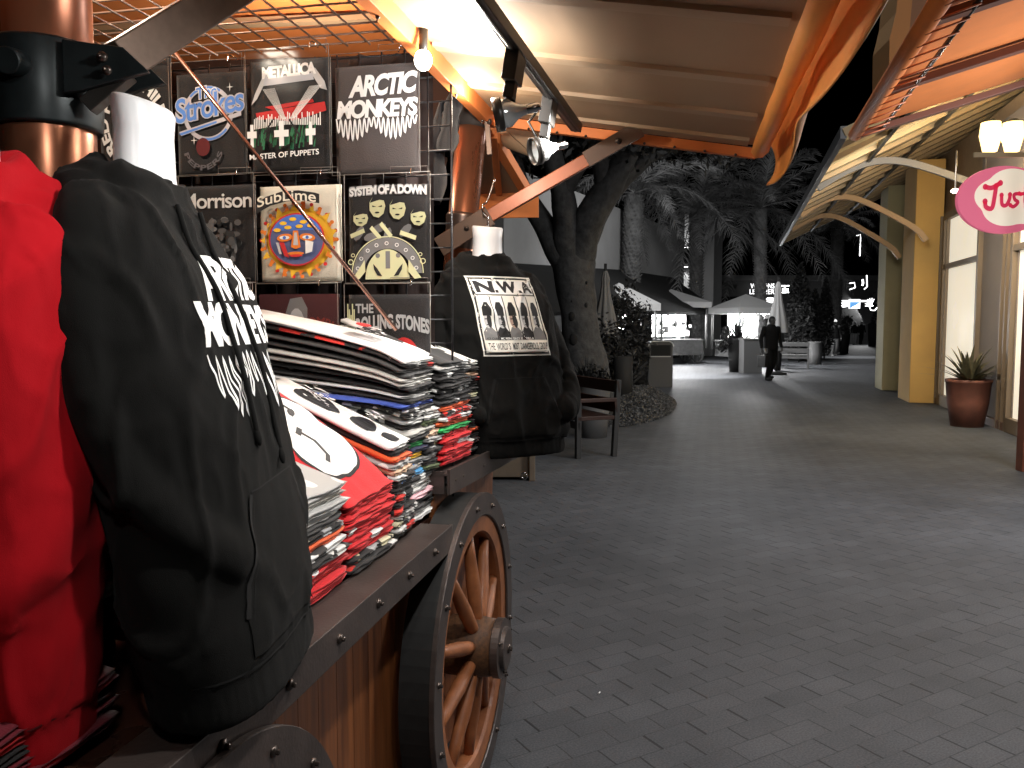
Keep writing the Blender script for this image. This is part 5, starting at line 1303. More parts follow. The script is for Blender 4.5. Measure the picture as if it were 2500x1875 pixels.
# ---------------- kiosks
def kiosk(px0, px1, Y, pypeak, pyeave, label, pytable=835, lit0=750):
    c = atY((px0 + px1) / 2, 800, Y); c.z = 0; W_k = (px1 - px0) / FPX * Y
    o_ = thing('market_kiosk', label, 'kiosk', c); hp = atY(1250, pypeak, Y).z; he = atY(1250, pyeave, Y).z
    R = Rz(.35); hw = W_k / 2 * .82
    cs = [c + R @ Vector((x * hw, y * hw, 0)) for x, y in ((-1, -1), (1, -1), (1, 1), (-1, 1))]
    q = MB(); top = c + Vector((0, 0, hp)); vs = [top] + [p + Vector((0, 0, he)) for p in cs] + [p + Vector((0, 0, he - .22)) for p in cs]
    q.add(vs, [(0, 1, 2), (0, 2, 3), (0, 3, 4), (0, 4, 1), (1, 5, 6, 2), (2, 6, 7, 3), (3, 7, 8, 4), (4, 8, 5, 1)]); r_ = q.build('canopy', mat('grey_canopy', (.42, .42, .42), .8), o_); sd = r_.modifiers.new('s', 'SOLIDIFY'); sd.thickness = .03
    for p in cs:
        q = MB(); p2 = c + (p - c) * .88; q.tube([p2 + Vector((0, 0, .6)), p2 + Vector((0, 0, he))], .045, 8); q.build('post', G15, o_)
    q = MB(); hh = hw * .80
    q.box(c + Vector((0, 0, .62)), (hh * 2, hh * 2, .55), R); q.build('cart_body', grey('cartwood', .07, .5, var=.3), o_)
    q = MB(); q.box(c + Vector((0, 0, .92)), (hh * 2.15, hh * 2.15, .05), R); q.build('counter', G15, o_)
    # display: backboard glows in place of lamplight, cards and boxes in front
    q = MB(); q.box(c + Vector((0, hh * .45, 1.0 + (he - 1.1) / 2)), (hh * 1.7, .06, he - 1.15), R); q.build('glowing_backboard', glow('board', 2.6), o_)
    rng = random.Random(int(px0)); 
    for k in range(26):
        x, z = rng.uniform(-.85, .85) * hh, rng.uniform(1.05, he - .3); q = MB(); g_ = rng.choice((.02, .08, .3, .6)); q.box(c + R @ Vector((x, hh * rng.uniform(-.7, .3), z)), (rng.uniform(.08, .22), .03, rng.uniform(.08, .25)), R)
        q.build('hung_goods', grey('goods%d' % int(g_ * 100), g_), o_)
    for sx in (-1, 1):
        w_c = c + R @ Vector((hh * 1.06, sx * hh * .5, .42)) if sx < 2 else c
        q = MB(); B_ = basis(R @ Vector((0, 1, 0)), (0, 0, 1), R @ Vector((1, 0, 0)))
        q.lathe([(.36, -.03), (.42, -.03), (.42, .03), (.36, .03), (.36, -.03)], w_c, 28, B_)
        for t in range(8): a_ = t * pi / 4; q.beam(w_c, w_c + B_ @ Vector((.37 * cos(a_), .37 * sin(a_), 0)), .03, .03, B_ @ Vector((0, 0, 1)))
        q.lathe([(.0, -.05), (.08, -.05), (.08, .06), (.0, .06)], w_c, 12, B_); q.build('wheel', G15, o_)
    q = MB()
    for x, y in ((-.6, -.6), (.6, -.6), (0, .3)): q.ell(c + R @ Vector((x * hh, y * hh, he - .22)), (.06, .06, .07), 10, 6)
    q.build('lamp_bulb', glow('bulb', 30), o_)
    lamp('kiosk_light', 'POINT', c + Vector((0, -.2, he - .35)), 700, WH, .15)
    lamp('kiosk_light', 'POINT', c + R @ Vector((0, -hh * .9, he - .4)), 350, WH, .1)
    return c
kc1 = kiosk(1553, 1722, 32, 706, 738, 'brightly lit market kiosk with dark wheels behind the litter bin')
kc2 = kiosk(1742, 1897, 30, 718, 752, 'brightly lit market kiosk with pale pyramid canopy behind the walking man')
# third kiosk to the left, mostly hidden by plants
kc3 = kiosk(1420, 1600, 26, 690, 742, 'lit market kiosk hidden behind the bushes at the left')
lamp('plaza_pool', 'SPOT', atY(1750, 600, 22.5), 3000, WH, .3, target=gnd(1700, 918), spot=44, blend=.7)  # unseen spots added to throw bright bands on the far paving
lamp('plaza_pool', 'SPOT', atY(2010, 560, 38), 2500, WH, .3, target=gnd(2085, 872), spot=45, blend=.8)

lamp('palm_fill', 'AREA', (5.0, 22, 4.6), 220, WH, 1.0, target=(9, 37, 6.5))  # added uplight with no fixture, brightens the palm fronds
# ---------------- closed umbrellas
def closed_umbrella(px_, Y, pyt, pyb, w_px, label, tone=.16):
    g = atY(px_, 800, Y); g.z = 0; zt_ = atY(px_, pyt, Y).z; zb_ = atY(px_, pyb, Y).z; R_ = w_px / 2 / FPX * Y
    o_ = thing('closed_umbrella', label, 'umbrella', g, 'closed umbrellas in the plaza'); q = MB(); n = 40; vs = []
    prof = [(.06, zt_), (.20, zt_ - .05 * (zt_ - zb_)), (.34, zt_ - .15 * (zt_ - zb_)), (.30, zt_ - .22 * (zt_ - zb_)), (.42, zt_ - .4 * (zt_ - zb_)), (.8, zt_ - .75 * (zt_ - zb_)), (1, zb_)]
    for r_, z in prof:
        for j in range(n):
            a_ = 2 * pi * j / n; rr = r_ * R_ * (1 + .16 * cos(8 * a_ + z)); vs.append(Vector((g.x + rr * cos(a_), g.y + rr * sin(a_), z)))
    q.add(vs, [(i * n + j, i * n + (j + 1) % n, (i + 1) * n + (j + 1) % n, (i + 1) * n + j) for i in range(len(prof) - 1) for j in range(n)], None, True); q.build('canopy', grey('umb%d' % int(tone * 100), tone, .85), o_)
    q = MB(); q.tube([g, Vector((g.x, g.y, zt_ + .12))], .03, 10); q.lathe([(0, 0), (.3, 0), (.3, .06), (.05, .1), (0, .1)], g, 20); q.build('pole', G05, o_)
closed_umbrella(1477, 17, 658, 815, 58, 'closed grey umbrella beside the big spotted tree trunk')
closed_umbrella(1898, 25, 686, 812, 48, 'closed pale umbrella just right of the walking man', .30)

# ---------------- litter bin
g = gnd(1612, 946); s_ = g.y / FPX
o_ = thing('litter_bin', 'pale grey metal litter bin with rounded top in the middle distance', 'litter bin', g)
bw, bh = 60 * s_, 113 * s_
pf = [(-bw / 2, 0), (bw / 2, 0), (bw / 2, bh - .12)] + [(bw / 2 - .12 + .12 * cos(a_), bh - .12 + .12 * sin(a_)) for a_ in [pi / 2 * i / 6 for i in range(1, 7)]] + [(-bw / 2 + .12 - .12 * sin(a_), bh - .12 + .12 * cos(a_)) for a_ in [pi / 2 * i / 6 for i in range(0, 7)]]
q = MB(); q.prism(pf, g + Vector((0, .5, 0)), (1, 0, 0), (0, 0, 1), .5); q.build('bin_body', grey('bin', .09, .5), o_, bevel=.01)
q = MB(); q.box(g + Vector((0, -.004, bh - .22)), (bw * .8, .012, .26)); q.build('bin_opening', G05, o_)
q = MB(); q.bar_curve([g + Vector((x, -.01, y)) for x, y in pf[2:]], .06, .02, (0, 1, 0)); q.box(g + Vector((0, -.01, bh - .37)), (bw * .82, .03, .02)); q.build('bin_trim', grey('trim', .5, .3), o_)

# ---------------- benches
def bench(c, R, L_, m_, mframe, label, sc_=1.0):
    o_ = thing('park_bench', label, 'bench', c)
    def T(x, y, z): return c + R @ Vector((x, y, z))
    q = MB(); q.prism([(-L_ / 2, 0), (L_ / 2, 0), (L_ / 2, .48), (-L_ / 2, .48)], T(0, -.24, .44), R @ Vector((1, 0, 0)), R @ Vector((0, 1, 0)), .045); q.build('seat', m_, o_, bevel=.004)
    q = MB(); q.beam(T(-L_ / 2, .26, .60), T(L_ / 2, .26, .60), .03, .16, R @ Vector((0, -.15, 1))); q.beam(T(-L_ / 2, .29, .82), T(L_ / 2, .29, .82), .03, .14, R @ Vector((0, -.15, 1))); q.build('backrest', m_, o_, bevel=.004)
    for sx in (-1, 1):
        for y, zt_ in ((-.22, .66), (.25, .90)):
            q = MB(); q.beam(T(sx * (L_ / 2 - .03), y, 0), T(sx * (L_ / 2 - .03), y + (.05 if y > 0 else 0), zt_), .06, .06, R @ Vector((0, 1, 0))); q.build('leg', mframe, o_, bevel=.004)
        q = MB(); q.beam(T(sx * (L_ / 2 - .03), -.30, .67), T(sx * (L_ / 2 - .03), .27, .67), .065, .045, (0, 0, 1)); q.build('armrest', m_, o_, bevel=.006)
    q = MB(); q.beam(T(-L_ / 2, -.22, .38), T(L_ / 2, -.22, .38), .03, .08); q.build('apron', mframe, o_)
g = gnd(1345, 1075); bench(Vector((.62, 10.3, 0)), Rz(radians(-68)), 1.9, mat('bench_wood', (.03, .010, .005), .45, var=.2, vscale=10), grey('benchframe', .04, .6), 'brown wooden bench with grey frame behind the far hoodie')
bench(gnd(1935, 900) + Vector((.1, .35, 0)), Rz(-.35), 1.1, grey('bench2', .14, .6), grey('bench2', .14, .6), 'grey wooden bench in the plaza right of the walking man')
# ---------------- planters with plants
LEAF = mat('grey_leaf', (.05, .05, .05), .45, var=.5, vscale=9, spec=.25); LEAFD = mat('grey_leaf_dark', (.022, .022, .022), .5, var=.4, vscale=9, spec=.2)
def leaf_cloud(mb, c, r, n, size, rng, shape=None, clump=0):
    cl_ = []
    if clump:
        for _ in range(clump):
            v = Vector((rng.gauss(0, 1), rng.gauss(0, 1), rng.gauss(0, 1))).normalized() * rng.uniform(.3, .95); cl_.append(v)
    for _ in range(n):
        if cl_:
            b_ = rng.choice(cl_); v = b_ + Vector((rng.gauss(0, .16), rng.gauss(0, .16), rng.gauss(0, .16)))
        else: v = Vector((rng.gauss(0, 1), rng.gauss(0, 1), rng.gauss(0, 1))).normalized() * rng.random() ** .4
        if shape: v = shape(v)
        p = c + Vector((v.x * r[0], v.y * r[1], v.z * r[2])); s_ = size * rng.uniform(.6, 1.4)
        a_ = Vector((rng.gauss(0, 1), rng.gauss(0, 1), rng.gauss(0, 1))).normalized(); b2 = a_.cross(Vector((rng.gauss(0, 1), rng.gauss(0, 1), rng.gauss(0, 1)))).normalized()
        mb.add([p - a_ * s_, p + b2 * s_ * .35, p + a_ * s_, p - b2 * s_ * .35], [(0, 1, 2, 3)])
def bush(px_, pyb, h, w_, label, n=1800, size=.07, conical=False, name='bush', pot=None, tone=None, baseY=None, seed=0):
    g = gnd(px_, pyb) if baseY is None else Vector((atY(px_, 800, baseY).x, baseY, 0)); rng = random.Random(int(px_) + seed)
    o_ = thing(name, label, 'bush', g); mb = MB(); z0 = .6 if pot else .1
    sh = (lambda v: Vector((v.x * (1 - .75 * (v.z * .5 + .5)), v.y * (1 - .75 * (v.z * .5 + .5)), v.z))) if conical else None
    leaf_cloud(mb, g + Vector((0, 0, z0 + (h - z0) / 2)), (w_ / 2, w_ / 2, (h - z0) / 2), n, size, rng, sh, 0 if conical else 26); mb.build('leaves', tone or LEAF, o_)
    q = MB()
    for k in range(5): a_ = rng.random() * 6.28; q.tube([g + Vector((0, 0, .0)), g + Vector((.1 * cos(a_), .1 * sin(a_), h * .35)), g + Vector((w_ * .3 * cos(a_), w_ * .3 * sin(a_), h * .75))], [.03, .02, .008], 6)
    q.build('stems', G05, o_); return o_
DP = grey('pot_dark', .016, .6); MP = grey('pot_mid', .07, .6)
o_, g, R_, Hh = lathe_pot('planter', 1775, 1820, 908, 826, DP, 1.0, .72, 'dark tapered planter with bushy grass left of the walking man')
mb = MB(); leaf_cloud(mb, g + Vector((-.25, 0, Hh * .95)), (R_ * 1.5, R_ * 1.2, .45), 900, .06, random.Random(3), None, 14); blades(mb, g + Vector((0, 0, Hh)), 60, 1.0, random.Random(5), 1.0, .035, .3); mb.build('leaves', LEAFD, o_)
g = gnd(1838, 912); q = MB(); q.box(g + Vector((0, .3, .52)), (.58, .55, 1.04)); q.box(g + Vector((0, .3, 1.06)), (.64, .61, .06)); tag(q.build('utility_box', grey('ubox', .12, .6), None, bevel=.01), 'pale square box beside the dark planter, left of the walking man', 'box')
o_, g, R_, Hh = lathe_pot('planter', 1888, 1908, 904, 856, DP, 1.0, .8, 'dark round planter behind the legs of the walking man')
o_, g, R_, Hh = lathe_pot('planter', 1972, 2006, 890, 834, MP, 1.0, .9, 'grey round planter at the far end of the plaza bench')
o_, g, R_, Hh = lathe_pot('planter', 1922, 1976, 880, 838, DP, 1.0, .9, 'long dark planter behind the plaza bench')
g = gnd(2016, 870); q = MB(); q.box(g + Vector((0, .3, .55)), (.55, .5, 1.1)); tag(q.build('utility_box', grey('ubox2', .13, .6), None, bevel=.01), 'grey square box left of the man in the pale cap', 'box')
o_, g, R_, Hh = lathe_pot('planter', 2048, 2074, 862, 815, DP, 1.0, .7, 'dark tapered planter right of the man in the pale cap')
mb = MB(); leaf_cloud(mb, g + Vector((0, 0, Hh + .5)), (R_ * 1.1, R_ * 1.1, .7), 700, .08, random.Random(8), None, 12); mb.build('leaves', LEAFD, o_)
o_, g, R_, Hh = lathe_pot('planter', 2118, 2142, 846, 790, DP, 1.0, .8, 'dark planter with tall bush next to the far pier')
mb = MB(); leaf_cloud(mb, g + Vector((0, 0, Hh + .9)), (R_ * 1.3, R_ * 1.1, 1.2), 900, .08, random.Random(9), None, 12); mb.build('leaves', LEAFD, o_)
# conifers and shrubs behind the bench
for px_, Y_, h, w_, lb in ((1952, 33, 4.0, 1.7, 'tall dark conical bush behind the plaza bench'), (1988, 34, 3.0, 1.2, 'middle dark bush behind the plaza bench'), (2014, 36, 3.6, 1.1, 'dark conical bush left of the far palm trunk')):
    bush(px_, 0, h, w_, lb, 2600, .10, True, baseY=Y_, tone=LEAFD)
for px_, Y_, h, w_, lb in ((1480, 15.5, 1.75, 1.5, 'loose leafy bush under the closed umbrella beside the trunk'), (1522, 17.5, 2.35, 1.05, 'tall leafy bush in front of the lit kiosks'), (1560, 22.5, 2.1, 1.0, 'leafy bush left of the litter bin'), (1508, 19.5, 2.6, 1.1, 'thin upright bush against the kiosk glow')):
    bush(px_, 0, h, w_, lb, 1700, .065, False, baseY=Y_, tone=LEAFD, seed=5)
o_, g, R_, Hh = lathe_pot('planter', 1538, 1586, 950, 860, DP, 1.0, .62, 'dark tapered planter left of the litter bin')
o_, g, R_, Hh = lathe_pot('planter', 1404, 1490, 1066, 932, grey('pot_grey', .13, .6), 1.0, .80, 'grey planter tub at the foot of the big tree trunk, behind the bench')
mb = MB(); blades(mb, g + Vector((-.1, 0, Hh * .9)), 130, .55, random.Random(15), 1.0, .02, .5); leaf_cloud(mb, g + Vector((0, 0, Hh + .05)), (R_, R_, .2), 500, .04, random.Random(2)); mb.build('leaves', LEAFD, o_)
# low post and plank shape by the hedge
q = MB(); g = Vector((atY(1522, 900, 15).x, 15, 0)); q.tube([g, g + Vector((0, 0, .95))], .17, 14); tag(q.build('bollard', grey('bollard', .02, .7)), 'short dark bollard standing behind the ground-cover hedge', 'bollard')
q = MB(); 
for k in range(3): q.tube([atY(1528, 950 - 10 * k, 18), atY(1556, 925 - 9 * k, 18.2), atY(1580, 903 - 9 * k, 18.4)], .03, 8)
tag(q.build('cycle_rack', grey('rack', .03, .5)), 'dark curved metal rails beside the litter bin', 'rack')
# ground-cover hedge
rng = random.Random(31); mb = MB(); g0_ = gnd(1568, 1005)
for _ in range(20000):
    a_ = rng.random() * 2 * pi; r_ = sqrt(rng.random()); x = r_ * cos(a_) * .88; y = r_ * sin(a_) * 3.1
    hh_ = .34 * (1 - r_ ** 3) * (.75 + .5 * noise.noise(Vector((x * 2, y * 1.2, 3)))); z = hh_ * (1 - .55 * rng.random() ** 2) + .02
    p = Vector((g0_.x + x + .22 * y * 1.0 - .1, g0_.y + y + .9, z)); s_ = rng.uniform(.012, .028)
    va = Vector((rng.gauss(0, 1), rng.gauss(0, 1), rng.gauss(0, .6))).normalized(); vb = va.cross(Vector((rng.gauss(0, 1), rng.gauss(0, 1), rng.gauss(0, 1)))).normalized()
    mb.add([p - va * s_, p + vb * s_ * .6, p + va * s_, p - vb * s_ * .6], [(0, 1, 2, 3)])
tag(mb.build('ground_cover', mat('grey_small_leaf', (.07, .07, .07), .5, var=.5, vscale=30)), 'low patch of small-leaved ground cover beside the walkway', 'ground cover', kind='stuff')

# ---------------- big spotted tree
BARK = mat('grey_bark', (.022, .022, .022), .85, col2=(.058, .058, .058), vscale=9, bump=1.0, bscale=22)
tr = thing('fig_tree', 'massive pale tree with knotty spotted trunk forking into thick limbs', 'tree', Vector((1.02, 13, 0)))
def P13(x, y, Y=13.0): return atY(x, y, Y)
TB_ = MB()
def limb(pts, rs): TB_.tube(catmull(pts, 6), interp(rs, 6), 18)
limb([P13(1440, 1000), P13(1432, 900), P13(1420, 830), P13(1408, 730), P13(1402, 650), P13(1392, 590)], [.42, .34, .30, .30, .33, .30])
limb([P13(1398, 660), P13(1350, 590), P13(1310, 520), P13(1270, 440), P13(1235, 330)], [.24, .20, .17, .14, .10])
limb([P13(1398, 640), P13(1385, 560, 12.8), P13(1372, 470, 12.6), P13(1345, 360, 12.4), P13(1330, 250, 12.3)], [.28, .24, .18, .14, .10])
limb([P13(1405, 640), P13(1440, 540, 12.7), P13(1490, 450, 12.4), P13(1530, 380, 12.2), P13(1570, 300, 12)], [.28, .25, .21, .17, .12])
limb([P13(1415, 620), P13(1460, 520, 13.3), P13(1520, 440, 13.3), P13(1590, 385, 13.3), P13(1680, 340, 13.3)], [.22, .17, .14, .10, .07])
limb([P13(1480, 470, 12.5), P13(1465, 400, 12.3), P13(1450, 320, 12)], [.17, .13, .10])
limb([P13(1372, 480, 12.6), P13(1420, 400, 12.4), P13(1470, 330, 12.2)], [.13, .11, .08])
for v in TB_.v: v += Vector((noise.noise(v * 2.5), noise.noise(v * 2.5 + Vector((9, 0, 0))), 0)) * .05
TB_.build('trunk', BARK, tr)
KN = MB(); rng = random.Random(3)
for x, y, r_ in ((1398, 772, .085), (1402, 828, .10), (1412, 705, .04), (1395, 690, .05), (1430, 745, .05), (1388, 640, .045), (1422, 800, .05), (1396, 735, .03), (1425, 850, .04), (1410, 605, .05), (1432, 690, .03), (1385, 575, .04)):
    c = P13(x, y, 12.72); KN.ell(c + Vector((0, .035, 0)), (r_ * .7, .05, r_ * 1.05), 14, 8)
KN.build('knot', grey('knot', .018, .9), tr)
cr = MB(); rng = random.Random(77)
for c, r_, n in ((P13(1290, 300, 13), (1.6, 1.6, .9), 3500), (P13(1480, 300, 12.5), (1.8, 1.5, .8), 3000), (P13(1650, 260, 13), (1.6, 1.5, .9), 2500)):
    leaf_cloud(cr, c, r_, n, .07, rng, None, 22)
cr.build('crown', LEAFD, tr)

# ---------------- palms
PT = mat('grey_palm_trunk', (.07, .07, .07), .85, col2=(.13, .13, .13), vscale=5, bump=.3, bscale=20)
PTL = mat('grey_palm_trunk_light', (.15, .15, .15), .85, col2=(.26, .26, .26), vscale=5, bump=.3, bscale=20)
FR = mat('grey_frond', (.13, .13, .13), .5, var=.5, vscale=2); FRL = mat('grey_frond_light', (.24, .24, .24), .5, var=.5, vscale=2)
def palm(px_, Y, py_crown, wpx, lean, label, mt, nf, L_, seed, mf=FR, extra=0):
    g = Vector((atY(px_, 800, Y).x, Y, 0)); hc = atY(px_, py_crown, Y).z; rng = random.Random(seed); R_ = wpx / 2 / FPX * Y
    o_ = thing('palm_tree', label, 'palm tree', g, None); q = MB(); top = g + Vector((lean, 0, hc))
    ax = [g.lerp(top, i / 6) for i in range(7)]; q.tube(ax, [R_ * 1.05, R_ * .95, R_ * .9, R_ * .9, R_ * .92, R_ * 1.05, R_ * 1.1], 20)
    rows = int(hc / (R_ * .42)); cols = 13
    for i in range(rows):
        z = (i + .5) / rows; c = g.lerp(top, z); rr = R_ * (.93 + .14 * max(0, z - .7))
        for j in range(cols):
            a_ = 2 * pi * (j + .5 * (i % 2)) / cols + i * .1
            if cos(a_ + pi / 2) < -.5: continue       # the side nobody could walk round to see stays plain
            dv = Vector((cos(a_), sin(a_), 0)); tv = Vector((-sin(a_), cos(a_), 0)); s_ = R_ * .24 * rng.uniform(.8, 1.25); p = c + dv * rr
            q.add([p - tv * s_, p - Vector((0, 0, s_ * .9)), p + tv * s_, p + dv * R_ * .30 * rng.uniform(.6, 1.3) + Vector((0, 0, s_ * .8))], [(0, 1, 3), (1, 2, 3), (2, 0, 3)])
    q.build('trunk', mt, o_)
    for k in range(nf):
        a_ = 2 * pi * k / nf * 2.4 + rng.uniform(-.2, .2); el = rng.uniform(-.25, 1.25); l = L_ * rng.uniform(.8, 1.1); pts = []
        for i in range(9):
            t = i / 8; r_ = l * t * cos(el * .9) * (1 - .10 * t); z = l * (t * sin(el) - (.42 + .25 * max(0, 1 - el)) * t * t)
            pts.append(top + Vector((r_ * cos(a_), r_ * sin(a_), z + .1)))
        f = MB(); f.tube(pts, [.03, .028, .025, .022, .018, .014, .010, .007, .003], 5, cap=False)
        nl = 44
        for i in range(2, nl):
            t = i / nl * 8; i0 = min(7, int(t)); p = pts[i0].lerp(pts[i0 + 1], t - i0); tg = (pts[i0 + 1] - pts[i0]).normalized(); sd_ = tg.cross(Vector((0, 0, 1))).normalized(); up2 = sd_.cross(tg)
            ll = .62 * sin(pi * min(1, (i / nl) * .85 + .15)) ** .6 * rng.uniform(.8, 1.1) * L_ / 3.2
            for sx in (-1, 1):
                dr = (sd_ * sx * rng.uniform(.45, .85) + tg * rng.uniform(.6, .95) + up2 * rng.uniform(-.15, .35)).normalized(); m_ = p + dr * ll * .5 - Vector((0, 0, .03 * ll)); e_ = p + dr * ll - Vector((0, 0, .32 * ll)); w_ = tg * .017 * L_ / 3.2
                f.add([p - w_, p + w_, m_ + w_ * .9, m_ - w_ * .9, e_], [(0, 1, 2, 3), (3, 2, 4)])
        f.build('frond', mf if k % 3 else FRL, o_)
    return o_
palm(1535, 30, 478, 44, .15, 'dark palm with rough stubby trunk against the pale wall', PT, 34, 4.2, 1)
palm(1697, 36, 520, 34, .0, 'dark palm trunk beside the wall sconce', PT, 36, 5.0, 2)
palm(1858, 36, 512, 30, -.15, 'pale scaly palm trunk in front of the white capitals', PTL, 38, 5.2, 3)
palm(2039, 45, 560, 28, .0, 'slim dark palm near the far building', PT, 28, 4.0, 4)
palm(1780, 26, 440, 1, 0, 'x', PT, 1, .1, 4) if False else None
# ================================================================== PEOPLE
def person(loc, face, H, label, J, cloth, scale=1.0, hat=None, bag=None, seed=0, skin=.16):
    """standing figure, 1.75 m tall in its own space, walking; J = joint overrides; +y is forward"""
    root = thing('person', label, 'person', (0, 0, 0))
    top_m, leg_m, shoe_m, hair_m = cloth
    D = dict(pel=(0, 0, .93), sp=(0, .0, 1.15), ch=(0, .0, 1.36), nk=(0, .01, 1.50), hd=(0, .03, 1.62),
             shr=(.19, 0, 1.42), elr=(.25, -.03, 1.15), wrr=(.26, .05, .91), shl=(-.19, 0, 1.42), ell=(-.25, -.02, 1.15), wrl=(-.27, .05, .91),
             hpr=(.095, 0, .90), knr=(.10, .10, .50), anr=(.10, .02, .10), hpl=(-.095, 0, .90), knl=(-.10, -.02, .49), anl=(-.10, -.20, .14))
    D.update(J or {})
    V = {k: Vector(v) for k, v in D.items()}
    # body: one continuous surface
    b = MB(); secs = [(.80, .155, .11), (.90, .172, .125), (1.02, .160, .120), (1.15, .165, .120), (1.28, .190, .125), (1.38, .200, .115), (1.45, .150, .09), (1.49, .07, .065), (1.53, .058, .058)]
    vs = []; n = 24
    for z, hx, hy in secs:
        for j in range(n): x, y = sup(2 * pi * j / n, 2.2); vs.append((x * hx, y * hy, z))
    k = len(secs); b.add(vs, [(i * n + j, i * n + (j + 1) % n, (i + 1) * n + (j + 1) % n, (i + 1) * n + j) for i in range(k - 1) for j in range(n)] + [list(reversed(range(n))), [(k - 1) * n + j for j in range(n)]])
    for s in 'rl':
        closed_tube(b, catmull([V['sh' + s], V['sh' + s].lerp(V['el' + s], .5), V['el' + s], V['wr' + s]], 6), interp([.068, .060, .052, .038], 6))
        closed_tube(b, catmull([V['hp' + s] + Vector((0, 0, .03)), V['hp' + s].lerp(V['kn' + s], .5), V['kn' + s], V['kn' + s].lerp(V['an' + s], .5), V['an' + s]], 6), interp([.098, .088, .068, .060, .050], 6))
        h = V['wr' + s]; b.ell(h + Vector((0, .01, -.055)), (.030, .036, .062), 12, 8)
        f = V['an' + s]; b.ell(f + Vector((0, .07, -.045)), (.050, .145, .048), 14, 8); b.ell(f + Vector((0, -.02, -.03)), (.045, .06, .055), 12, 8)
        for q_ in range(4): p = h + Vector((0, .030 - .019 * q_, -.095)); closed_tube(b, [p, p + Vector((0, .006, -.035 + .004 * abs(q_ - 1))), p + Vector((-.012 if s == 'r' else .012, .010, -.06))], [.010, .009, .008], 6)
        closed_tube(b, [h + Vector((0, .03, -.03)), h + Vector((0, .055, -.06)), h + Vector((0, .058, -.085))], [.012, .011, .009], 6)
    closed_tube(b, [V['nk'] - Vector((0, 0, .05)), V['nk'] + Vector((0, .01, .05))], [.058, .055], 12)
    hc = V['hd']; b.ell(hc + Vector((0, -.005, .02)), (.078, .098, .112), 18, 12); b.ell(hc + Vector((0, .03, -.055)), (.055, .06, .055), 14, 8); b.ell(hc + Vector((0, .103, -.012)), (.014, .018, .026), 8, 6)
    for sx in (-1, 1): b.ell(hc + Vector((sx * .080, -.01, -.0)), (.012, .022, .034), 8, 6)
    me = solid_to_mesh(b, .013, 3)
    for m_ in (mat('grey_skin%d' % int(skin * 100), (skin,) * 3, .6), top_m, leg_m, shoe_m, hair_m): me.materials.append(m_)
    hw = {}
    for p in me.polygons:
        c = p.center; p.use_smooth = True; rr = (c - hc - Vector((0, -.02, .045)))
        dh = min((c - V['wrr']).z, 0) if c.x > .15 and c.z < V['wrr'].z - .012 and (c - V['wrr']).length < .2 else 0
        dl = 1 if c.x < -.15 and c.z < V['wrl'].z - .012 and (c - V['wrl']).length < .2 else 0
        if c.z > 1.50:
            p.material_index = 4 if (rr.y < .045 and rr.z > -.06) or rr.z > .015 else 0
        elif dh or dl: p.material_index = 0
        elif c.z > .91 or abs(c.x) > .21: p.material_index = 1
        elif c.z > .085 and not ((c - V['anl']).length < .085 and c.z < V['anl'].z - .01): p.material_index = 2
        else: p.material_index = 3
    o = bpy.data.objects.new('body', me); COL.objects.link(o); o.parent = root
    # open jacket hem and collar as clothing
    j = MB(); prof = [(.86, .178, .135), (.92, .184, .140), (1.05, .176, .135), (1.2, .186, .134), (1.34, .212, .132), (1.42, .205, .12), (1.475, .12, .09), (1.53, .075, .075)]; vs = []
    for z, hx, hy in prof:
        for q_ in range(28):
            a = 2 * pi * q_ / 28; x, y = sup(a, 2.2); w_ = 1 + .03 * noise.noise(Vector((x * 3, z * 6, seed))); vs.append((x * hx * w_, y * hy * w_, z))
    j.add(vs, [(i * 28 + q_, i * 28 + (q_ + 1) % 28, (i + 1) * 28 + (q_ + 1) % 28, (i + 1) * 28 + q_) for i in range(len(prof) - 1) for q_ in range(28)], None, True)
    jo = j.build('jacket', top_m); jo.parent = root
    e = MB(); fc_ = hc + Vector((0, .092, .008))
    for sx in (-1, 1): e.ell(hc + Vector((sx * .032, .083, .012)), (.012, .008, .006), 8, 6); e.box(hc + Vector((sx * .032, .092, .032)), (.034, .008, .007))
    e.box(hc + Vector((0, .090, -.058)), (.045, .010, .008)); eo_ = e.build('face', G05); eo_.parent = root
    if hat:
        h = MB(); h.lathe([(.0, .17), (.05, .165), (.085, .13), (.10, .075), (.104, .055), (.09, .05)], hc + Vector((0, -.01, -.02)), 20, sy=1.15); h.ell(hc + Vector((0, .12, .035)), (.07, .07, .010), 16, 6); q = h.build('cap', hat); q.parent = root
    if bag:
        wv = V['wr' + bag]; h = MB(); h.prism([(-.15, -.52), (.15, -.52), (.18, -.20), (-.18, -.20)], wv + Vector((-.06, -.01, 0)), (0, 1, 0), (0, 0, 1), .10)
        h.tube(catmull([wv + Vector((0, -.13, -.22)), wv + Vector((0, -.03, -.09)), wv + Vector((0, .05, -.09)), wv + Vector((0, .14, -.22))], 5), .008, 6)
        q = h.build('x', grey('bag', .016, .6), None, bevel=.01); q.name = 'shopping_bag'; q.location = (0, 0, 0)
        bpy.context.view_layer.update()
        q.scale = (scale,) * 3; q.rotation_euler = (0, 0, face); q.location = loc
        tag(q, 'dark bag hanging from the hand of the walking man in black', 'bag')
    root.scale = (scale * (1.14 if bag else 1.04), scale * 1.05, scale); root.rotation_euler = (0, 0, face); root.location = loc
    return root
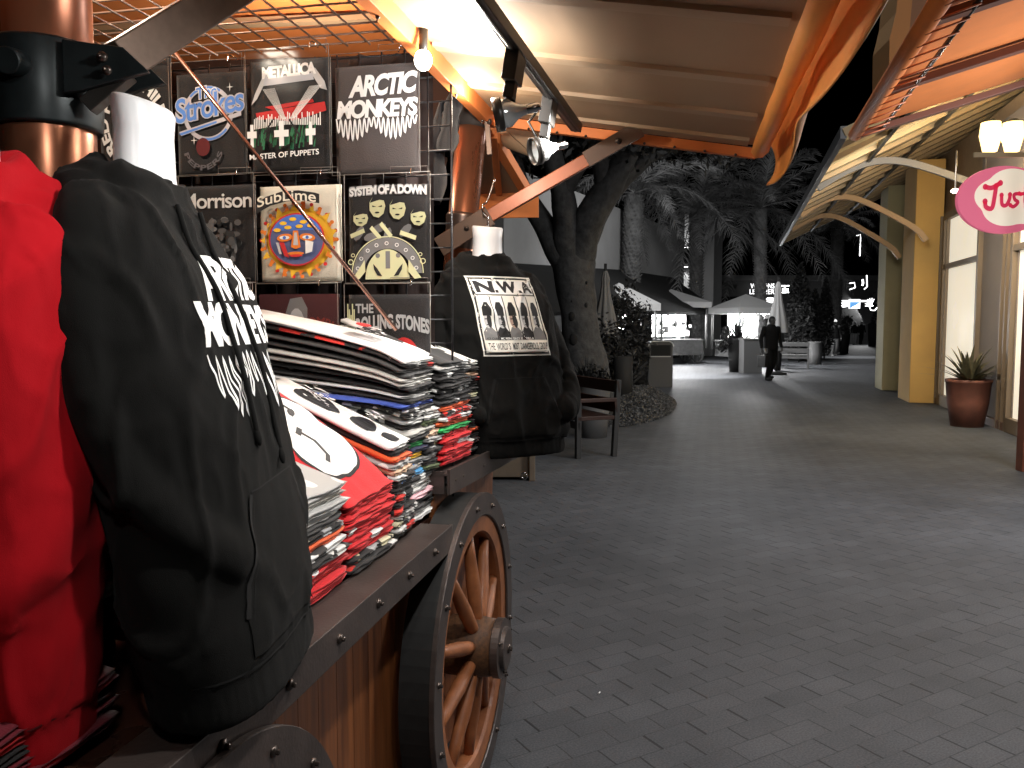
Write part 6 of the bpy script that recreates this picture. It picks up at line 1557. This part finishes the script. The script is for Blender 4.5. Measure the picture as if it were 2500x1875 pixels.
BK = grey('cloth_black', .008, .85); HR = grey('hair', .012, .6); DKC = grey('cloth_dark', .03, .85); JN = grey('jeans', .34, .85)
g = gnd(1880, 930)
person(Vector((g.x, g.y, 0)), pi + .35, 1.80, 'man in black walking toward the camera with a dark bag in one hand, looking aside', dict(wrr=(.30, .06, .90), elr=(.27, -.02, 1.15), hd=(.0, .03, 1.62)), (BK, BK, BK, HR), 1.0, None, 'r', 1, .06)
g = gnd(2036, 871)
person(Vector((g.x, g.y, 0)), pi - .1, 1.75, 'man in a pale cap, dark jacket and light trousers walking in the far plaza', dict(wrr=(.30, .18, 1.08), elr=(.31, -.02, 1.16)), (DKC, JN, grey('shoe', .4), HR), .98, grey('cap_pale', .55), None, 2, .2)
g = gnd(2086, 842)
person(Vector((g.x, g.y, 0)), pi, 1.75, 'person in a dark top and pale trousers, left one of the far couple', None, (BK, JN, BK, HR), .95, None, None, 3, .2)
g = gnd(2103, 842)
person(Vector((g.x, g.y + .1, 0)), pi, 1.8, 'person dressed all in black, right one of the far couple', None, (BK, BK, BK, HR), .98, None, None, 4, .2)
# small ring on the hoodie side, litter on the paving
q = MB(); p = atY(1280, 1162, 3.2); q.lathe([(.012, -.002), (.0145, 0), (.012, .002), (.010, 0), (.012, -.002)], p, 18, Rx(pi / 2)); tag(q.build('metal_ring', CHROME), 'small chrome ring hanging below the framed-print hoodie', 'ring')
q = MB(); p = gnd(1461, 1697); q.tube([p + Vector((0, 0, .006)), p + Vector((.008, .016, .006))], .003, 6); tag(q.build('cigarette_end', grey('litter', .8)), 'white cigarette end lying on the dark paving', 'litter')
# low cabinet beyond the cart, seen under the rail
q = MB(); c = gnd(1235, 1175); q.box(Vector((c.x - .02, c.y + .4, .36)), (.62, .7, .66)); q.box(Vector((c.x + .26, c.y + .03, .33)), (.06, .06, .66)); tag(q.build('storage_cabinet', mat('cabinet_olive', (.13, .10, .07), .6, var=.1), None, bevel=.008), 'low brown storage cabinet on the paving beyond the cart', 'cabinet')
